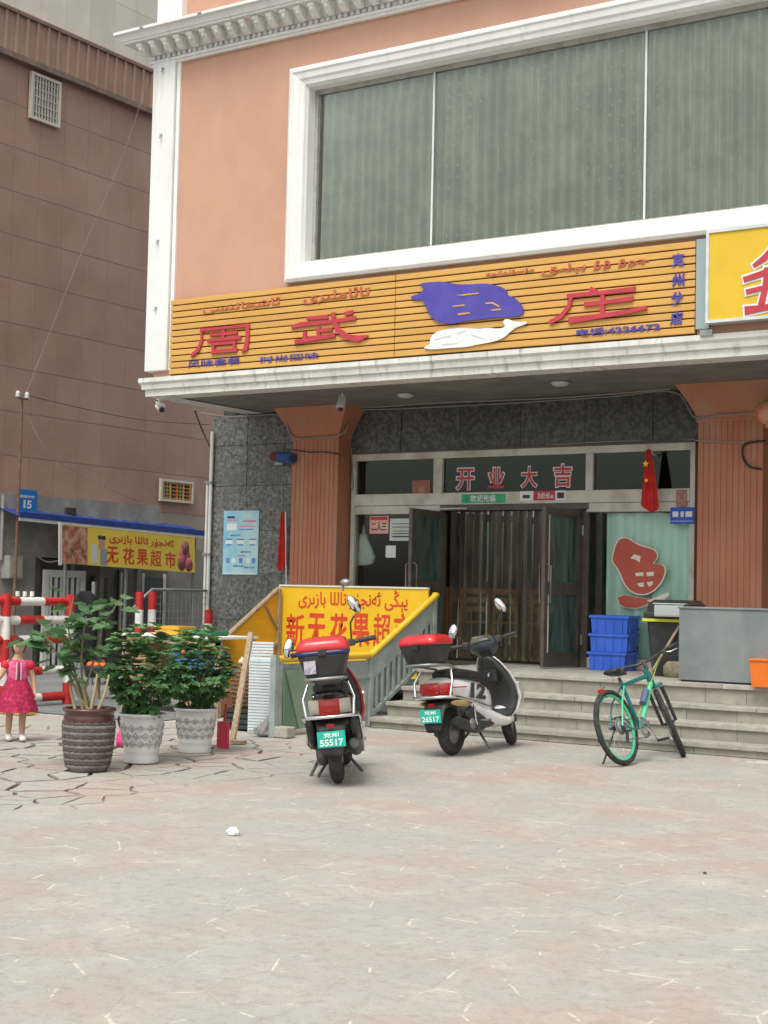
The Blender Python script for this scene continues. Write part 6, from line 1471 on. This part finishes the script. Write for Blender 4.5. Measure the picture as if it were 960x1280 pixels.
# annex with plaster wall, openings, awning
an = thing('stall_annex', 'low grey plastered annex with blue edged canopy against the brown building', 'building', (AX, 20, 0))
zA = 2.95
ay = lambda px: atX(px, 660, AX).y
MB().box((LX+.0, 12, 1.9), (AX, ay(200), zA)).box((LX, 12, 0), (AX, ay(46), 1.9)).box((LX, ay(46), 2.45), (AX-.001, ay(195), zA-.001)).build('wall', m_plaster, an)
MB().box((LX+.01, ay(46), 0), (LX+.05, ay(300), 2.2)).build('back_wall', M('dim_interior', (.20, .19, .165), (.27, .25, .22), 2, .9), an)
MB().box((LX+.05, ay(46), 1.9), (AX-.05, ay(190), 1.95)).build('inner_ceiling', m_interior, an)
for px in (70, 113, 150, 196): y = ay(px); MB().box((AX-.5, y-.05, 0), (AX-.4, y+.05, 1.95)).build('inner_post', m_plaster, an)
for a_, b_ in ((162, 180), (200, 215)): MB().box((AX-.9, ay(a_), .3), (AX-.86, ay(b_), 1.6)).build('shelf_unit', m_dkframe, an)
MB().box((LX+.06, ay(196), .55), (LX+.1, ay(255), 1.75)).build('shop_window', m_dkframe, an)
for a_, b_ in ((199, 222), (227, 250)): MB().box((LX+.1, ay(a_), .7), (LX+.115, ay(b_), 1.62)).build('window_pane', M('dim_glass', (.06, .07, .07), rough=.15), an)
for a_ in (197, 224, 251): MB().box((LX+.1, ay(a_)-.03, .6), (LX+.14, ay(a_)+.03, 1.7)).build('window_bar', m_alu, an)
MB().box((AX-.03, ay(80), 2.6), (AX+.05, ay(92), 2.78)).build('wall_socket', M('dark_recess', (.06, .05, .045)), an)
# awning: sloping corrugated strip, blue edge
a0, a1 = atX(24, 645, AX+.5), atX(262, 669, AX+.5); cn = thing('blue_canopy', 'blue edged corrugated canopy sloping along the annex', 'canopy', a0)
m_bl2 = M('canopy_blue', (.02, .045, .22), (.03, .06, .27), 6, .5); m_cw = M('canopy_pale', (.55, .58, .57), (.45, .48, .47), 6, .6)
mb = MB(); n_ = 60; vs = []; fs = []
for k in range(n_+1):
    q = a0.lerp(a1, k/n_); w_ = .012*math.sin(k*1.7)
    vs += [(AX+.5, q.y, q.z+w_), (AX-.1, q.y, q.z+.18+w_)]
for k in range(n_): fs.append((2*k, 2*k+2, 2*k+3, 2*k+1))
mb.add(vs, fs); mb.build('sheet', m_bl2, cn)
for k in range(5):
    q, r_ = a0.lerp(a1, k/5), a0.lerp(a1, (k+1)/5); MB().add(*para(q.y, q.z-.075, q.z-.02, r_.y, r_.z-.075, r_.z-.02, AX+.49, AX+.51)).build('pale_edge', m_cw, cn)
    MB().add(*para(q.y, q.z-.019, q.z+.075, r_.y, r_.z-.019, r_.z+.075, AX+.492, AX+.515)).build('blue_edge', m_bl2, cn)
for px in (82, 158, 243): q = atX(px, 690, AX+.45); MB().tube([(AX+.45, q.y, 0), (AX+.45, q.y, a0.z+(a1.z-a0.z)*(q.y-a0.y)/(a1.y-a0.y)-.03)], .035, 8).build('post', m_steel, cn)
# banner
SXb = AX+.56
def onX2(px, py, X_=SXb): return atX(px, py, X_)
c0, c1, c2, c3_ = onX2(77, 704), onX2(243, 716), onX2(243, 672), onX2(77, 655)
bn_ = thing('market_banner', 'yellow market banner with red characters and fruit pictures under the canopy', 'banner', c0)
uxb = (c1-c0).normalized(); uzb = (c3_-c0).normalized(); Wb = (c1-c0).length; Hb = (c3_-c0).length
def quad(u0, v0, u1, v1, m_, nm, out=.0, th=.012, par=None):
    nn = uxb.cross(uzb).normalized(); P = lambda u, v, o: c0+uxb*(u*Wb)+uzb*(v*Hb)+nn*o
    return MB().add([P(u0, v0, out), P(u1, v0, out), P(u1, v1, out), P(u0, v1, out), P(u0, v0, out+th), P(u1, v0, out+th), P(u1, v1, out+th), P(u0, v1, out+th)], [(3, 2, 1, 0), (4, 5, 6, 7), (0, 1, 5, 4), (1, 2, 6, 5), (2, 3, 7, 6), (3, 0, 4, 7)]).build(nm, m_, par or bn_)
m_ybn = M('banner_yellow', (.80, .60, .08), (.76, .55, .08), 3, .6); m_fruit = M('printed_fruit', (.35, .10, .06), (.55, .32, .22), 7, .6, lo=.42, hi=.58, c3=(.08, .06, .03), s3=5); m_figp = M('printed_figs', (.36, .07, .12), (.16, .10, .05), 8, .6, lo=.42, hi=.58, c3=(.5, .12, .16), s3=6)
quad(0, 0, 1, 1, m_ybn, 'sheet'); quad(0, 0, .175, .97, m_fruit, 'fruit_print', .012, .002); quad(-.01, 1, 1.0, 1.035, m_wpaint, 'top_batten', -.005, .02); quad(-.02, -.05, .0, 1.035, m_wpaint, 'edge_batten', -.006, .02)
nn = uxb.cross(uzb).normalized()
figo = []
for cu, cv, r_ in ((.915, .42, .30), (.89, .25, .22), (.95, .22, .20), (.92, .68, .2)):
    mb = MB(); mb.loft([[c0+uxb*(cu*Wb+r_*Hb*.8*math.cos(a))+uzb*(cv*Hb+r_*Hb*math.sin(a))+nn*(o+.001*len(figo)) for a in [2*PI*i/16 for i in range(16)]] for o in (.0125, .014)]); figo.append(mb.build('fig_print', m_figp, bn_))
quad(.20, .05, .245, .55, M('print_white2', (.6, .6, .58)), 'figure_print', .0122, .001); quad(.265, .03, .315, .45, M('print_grey2', (.28, .3, .32)), 'figure_print', .0122, .001); quad(.255, .45, .30, .72, M('print_skin2', (.5, .3, .2)), 'figure_print', .0122, .001); quad(.25, .70, .305, .80, m_ink, 'figure_print', .0122, .001)
text('lettering', uy('ئەنجۈر تاللا بازىرى'), m_sred, bn_, c0+uxb*(.33*Wb)+uzb*(.62*Hb)+nn*.0125, uxb, uzb, .50*Wb, .26*Hb, .02, .002)
for ch, u in zip('无花果超市', (.31, .43, .535, .64, .755)): text('character', ch, m_sred, bn_, c0+uxb*(u*Wb)+uzb*(.10*Hb)+nn*.0125, uxb, uzb, .087*Wb, .44*Hb, .012 if ch == '超' else .02, .002)
# white barred gate
gX = AX+.1; g0, g1 = atX(55, 712, gX), atX(106, 712, gX); gt_ = thing('white_gate', 'white painted gate of upright bars under the market banner', 'gate', (gX, g0.y, 0))
MB().box((gX-.03, g0.y, 0), (gX+.03, g0.y+.10, g0.z)).box((gX-.03, g1.y-.10, 0), (gX+.03, g1.y, g0.z)).box((gX-.03, g0.y+.1, g0.z-.12), (gX+.03, g1.y-.1, g0.z)).box((gX-.03, g0.y+.1, .55), (gX+.03, g1.y-.1, .66)).build('frame', m_wpaint, gt_)
for k in range(6): y = g0.y+.16+(g1.y-g0.y-.32)*k/5; MB().box((gX-.015, y-.025, .02), (gX+.015, y+.025, g0.z-.12)).build('bar', m_wpaint, gt_)
# pole with insulators, house number, meter box
pX = AX+.35; q = atX(20, 690, pX); tp = atX(28, 497, pX); po = thing('service_pole', 'rusty service pole with two white insulators beside the annex', 'pole', (pX, q.y, 0))
mb = MB().tube([(pX, q.y, 0), (pX, q.y, 1.6), (pX, tp.y, tp.z)], [.03, .03, .02], 8); mb.build('pole', M('rust', (.16, .085, .055), (.22, .13, .09), 12, .85), po)
MB().box((pX-.02, tp.y-.12, tp.z-.03), (pX+.02, tp.y+.12, tp.z), bev=.004).build('cross_arm', M('rust', (.16, .085, .055)), po)
for s_ in (-.1, .1): MB().lathe([(0, -.01), (.03, -.01), (.045, .02), (.03, .05), (.04, .07), (.02, .1), (0, .1)], (pX, tp.y+s_, tp.z), 12).build('insulator', m_wpaint, po)
nX = AX+.06; c0n, c1n = atX(21, 640, nX), atX(46, 613, nX); npl = thing('number_plate', 'blue house number plate reading 15 on the plaster wall', 'plate', c0n)
y0, y1, z0, z1 = c0n.y, c1n.y, c0n.z, c1n.z
m_npb = M('plate_blue', (.02, .20, .55), rough=.4)
MB().box((nX, y0, z0), (nX+.015, y1, z1), bev=.004).build('plate', m_npb, npl)
text('lettering', '15', m_cutwhite, npl, (nX+.0155, y0+(y1-y0)*.30, z0+(z1-z0)*.18), (0, 1, 0), UZ, (y1-y0)*.42, (z1-z0)*.36, .04, .002)
text('lettering', '帕米尔路', m_cutwhite, npl, (nX+.0155, y0+(y1-y0)*.1, z0+(z1-z0)*.62), (0, 1, 0), UZ, (y1-y0)*.8, (z1-z0)*.13, .02, .002)
mX = AX+.1; c0n, c1n = atX(6, 723, mX), atX(24, 695, mX); mbx = thing('meter_box', 'grey meter box with cable on the plaster wall', 'box', c0n)
MB().box((AX+.002, c0n.y, c0n.z), (AX+.2, c1n.y, c1n.z), bev=.01).build('case', M('box_grey', (.36, .35, .31), (.3, .29, .26), 6, .6), mbx); MB().box((AX+.2, c0n.y+.03, c0n.z+.03), (AX+.205, c1n.y-.03, c1n.z-.03)).build('door', M('box_grey2', (.40, .39, .35)), mbx)
MB().tube([(AX+.05, c0n.y-.05, c1n.z-.08), (AX+.05, c0n.y-.05, 2.9)], .03, 8).build('conduit', m_plaster, mbx)
cable('overhead_wire', 'thin pale wire sagging from the pole to the canopy', [tp+Vector((0, .1, -.25)), atX(60, 565, AX+.5), atX(105, 595, AX+.5), atX(150, 617, AX+.5), atX(205, 640, LX+.1)], .008)
cable('overhead_wire', 'dark wire strung from the pole across the brown wall', [tp+Vector((0, .1, .05)), atX(110, 512, AX+.3), atX(180, 525, AX+.3), atX(262, 531, -17)], .006, m_cabled)
cable('overhead_wire', 'pale slanting wire rising from the pole up the brown wall', [tp+Vector((0, .08, .08)), atX(100, 320, LX+.3), atX(155, 190, LX+.25), atX(186, 95, LX+.3)], .004, M('dull_wire', (.26, .21, .18)))
cable('service_cable', 'pale cable running low from the meter box to the canopy post', [atX(16, 676, AX+.1), atX(40, 690, AX+.12), atX(58, 702, AX+.2), atX(78, 700, AX+.45)], .012)
# ================================================================== girl in a red dress
m_skin = M('skin', (.52, .31, .215), (.47, .27, .185), 7, .55, local=True); m_dress = M('crimson_lace', (.40, .012, .06), (.25, .008, .04), 16, .8, local=True, bump=.5, bscale=70, lo=.35, hi=.65, c3=(.60, .04, .14), s3=30)
m_sleeve = M('red_sleeve', (.60, .02, .035), (.5, .015, .03), 12, .7, local=True); m_pinkb = M('pink_bodice', (.65, .12, .26), (.55, .03, .12), 20, .75, local=True, lo=.45, hi=.55); m_hair = M('dark_hair', (.03, .02, .015), (.05, .035, .025), 30, .5, local=True)
p = gr(19, 926)
gl = thing('person', 'small girl in a crimson short sleeved dress and white shoes walking past the barrier', 'person', (p.x, p.y, 0)); OFF[gl.name] = Vector((0, 0, 0)); gl.scale = (.94, .94, .94); gl.rotation_euler = (0, 0, math.atan2(-p.y, -p.x)+math.radians(8)+PI*.0)
# local: +x faces the camera, +y is her left (picture right)
def skin_body():
    V = []; E = []; R = []
    def j(co, r, par=None):
        V.append(co); R.append(r); i = len(V)-1
        if par is not None: E.append((par, i))
        return i
    pel = j((0, 0, .50), .085); be = j((.01, 0, .58), .08, pel); ch = j((.0, 0, .70), .085, be); nb = j((-.01, 0, .785), .045, ch); nk = j((0, 0, .82), .034, nb); hd = j((.008, 0, .87), .05, nk)
    for s_ in (1, -1):
        hp = j((0, s_*.055, .47), .06, pel); kn = j((.03 if s_ > 0 else -.02, s_*.06, .265), .038, hp); cf = j((.0 if s_ > 0 else -.05, s_*.06, .18), .037, kn); an_ = j((.02 if s_ > 0 else -.07, s_*.06, .06), .025, cf); j((.06 if s_ > 0 else -.03, s_*.062, .035), .026, an_)
        sh_ = j((-.005, s_*.10, .755), .04, nb)
        if s_ > 0: el, wr, hn = (.0, .155, .61), (.03, .165, .49), (.04, .17, .455)
        else: el, wr, hn = (.03, -.17, .63), (.07, -.25, .555), (.08, -.28, .53)
        e_ = j(el, .029, sh_); w_ = j(wr, .02, e_); h_ = j(hn, .022, w_)
        dv_ = (Vector(hn)-Vector(wr)).normalized(); sx_ = Vector((1, 0, 0))
        for f, (o_, L_) in enumerate(((-.018, .040), (-.006, .046), (.006, .044), (.018, .034))):
            a_ = j(tuple(Vector(hn)+sx_*o_+dv_*.018), .0075, h_); b_ = j(tuple(Vector(hn)+sx_*o_*1.15+dv_*(.018+L_*.55)+Vector((0, -s_*.004, 0))), .007, a_); j(tuple(Vector(hn)+sx_*o_*1.15+dv_*(.018+L_)+Vector((0, -s_*.014, 0))), .006, b_)
        a_ = j(tuple(Vector(hn)+sx_*.026-dv_*.004), .009, h_); j(tuple(Vector(hn)+sx_*.044+dv_*.016), .007, a_)
    me = bpy.data.meshes.new('person_body'); me.from_pydata(V, E, []); o = bpy.data.objects.new('person_body', me); COL.objects.link(o)
    md = o.modifiers.new('skin', 'SKIN'); md.use_smooth_shade = True
    for i, r_ in enumerate(R): me.skin_vertices[0].data[i].radius = (r_, r_); me.skin_vertices[0].data[i].use_root = (i == 0)
    o.modifiers.new('sub', 'SUBSURF').levels = 2
    dg_ = bpy.context.evaluated_depsgraph_get(); m2 = bpy.data.meshes.new_from_object(o.evaluated_get(dg_)); bpy.data.objects.remove(o)
    return m2
me = skin_body(); me.materials.clear(); me.materials.append(m_skin)
bd = bpy.data.objects.new('body', me); COL.objects.link(bd); bd.parent = gl; OFF[bd.name] = Vector((0, 0, 0))
# head
hm = MB(); rings = []
for k in range(1, 15):
    th = PI*k/15; z = -.5*math.cos(th); r_ = math.sin(th); jaw = 1-.28*max(0, -z*2)**1.5
    ring = []
    for i in range(20):
        a = 2*PI*i/20; x, y = math.cos(a)*r_*.076*(.9 if math.cos(a) > 0 else 1.05), math.sin(a)*r_*.064*jaw
        if x > 0: x += .012*math.exp(-((y/.012)**2+((z+.06)/.10)**2)) - .006*math.exp(-(((abs(y)-.026)/.014)**2+((z-.02)/.07)**2))
        ring.append((x+.008, y, .92+z*.165))
    rings.append(ring)
hm.loft(rings); hdm = hm.build('head', m_skin, bd)
for s_ in (-1, 1):
    MB().sphere((.072, s_*.026, .925), (.008, .011, .007), 10, 7).build('eye', M('eye_dark', (.04, .03, .025), rough=.2), hdm); MB().sphere((.0, s_*.066, .915), (.012, .008, .018), 8, 6).build('ear', m_skin, hdm)
    MB().tube([(.073, s_*.014, .943), (.073, s_*.028, .947), (.064, s_*.041, .942)], .0028, 5).build('eyebrow', m_hair, hdm)
MB().tube([(.072, -.016, .879), (.079, 0, .876), (.072, .016, .879)], [.002, .005, .002], 6).build('mouth', M('lips', (.45, .13, .11)), hdm)
hr = MB(); rings = []
for k in range(1, 12):
    th = PI*k/15; z = .5*math.cos(th); r_ = math.sin(th); ring = []
    for i in range(22):
        a = 2*PI*i/22; c_ = math.cos(a); cut = 1.12 if not (c_ > .45 and z < .22) else .80
        ring.append((c_*r_*.083*cut, math.sin(a)*r_*.074*(1.0 if cut > 1 else .96), .925+z*.175))
    rings.append(ring)
hr.loft(rings); hr.tube([(-.09, 0, .93), (-.12, 0, .88), (-.10, 0, .78), (-.085, 0, .72)], [.025, .032, .025, .008], 8); hr.build('hair', m_hair, bd)
# dress
dm = MB(); rings = []; N_ = 40
for z, rx, ry, fl in ((.795, .055, .075, 0), (.77, .075, .105, 0), (.72, .088, .112, 0), (.66, .088, .105, 0), (.605, .085, .098, 0), (.59, .09, .105, .05), (.50, .125, .145, .10), (.40, .155, .178, .12), (.33, .172, .198, .14), (.285, .180, .210, .15)):
    rings.append([(rx*math.cos(2*PI*i/N_)*(1+fl*.35*math.sin(i*2*PI/5+z*9)), ry*math.sin(2*PI*i/N_)*(1+fl*.35*math.cos(i*2*PI/4)), z+fl*.03*math.sin(i*1.9)) for i in range(N_)])
dm.loft(rings[4:], False); dr = dm.build('dress', m_dress, bd)
MB().loft(rings[:5], False).build('bodice', m_pinkb, dr)
for s_ in (-1, 1):
    MB().sphere((-.002, s_*.118, .738), (.055, .048, .052), 14, 10).build('puff_sleeve', m_sleeve, dr)
    MB().loft([[(x, y+s_*.06+(.0 if s_ > 0 else 0), z) for x, y, z in se(xx, zz, hw, hh, 12, 2.5)] for xx, zz, hw, hh in [(q+(.025 if s_ > 0 else -.07), zz, hw, hh) for q, zz, hw, hh in ((-.045, .045, .02, .03), (-.02, .045, .032, .042), (.03, .034, .034, .033), (.075, .026, .032, .025), (.10, .022, .02, .016))]]).build('shoe', m_wpaint, bd)
MB().tube([(.092, 0, .60), (.095, 0, .70), (.078, 0, .77)], .006, 6).build('placket', m_ink, dr)
for s_ in (-1, 1): MB().tube([(.089, s_*.022, .60), (.092, s_*.022, .70), (.076, s_*.02, .77)], .008, 6).build('placket_trim', M('pale_pink', (.68, .38, .46)), dr)
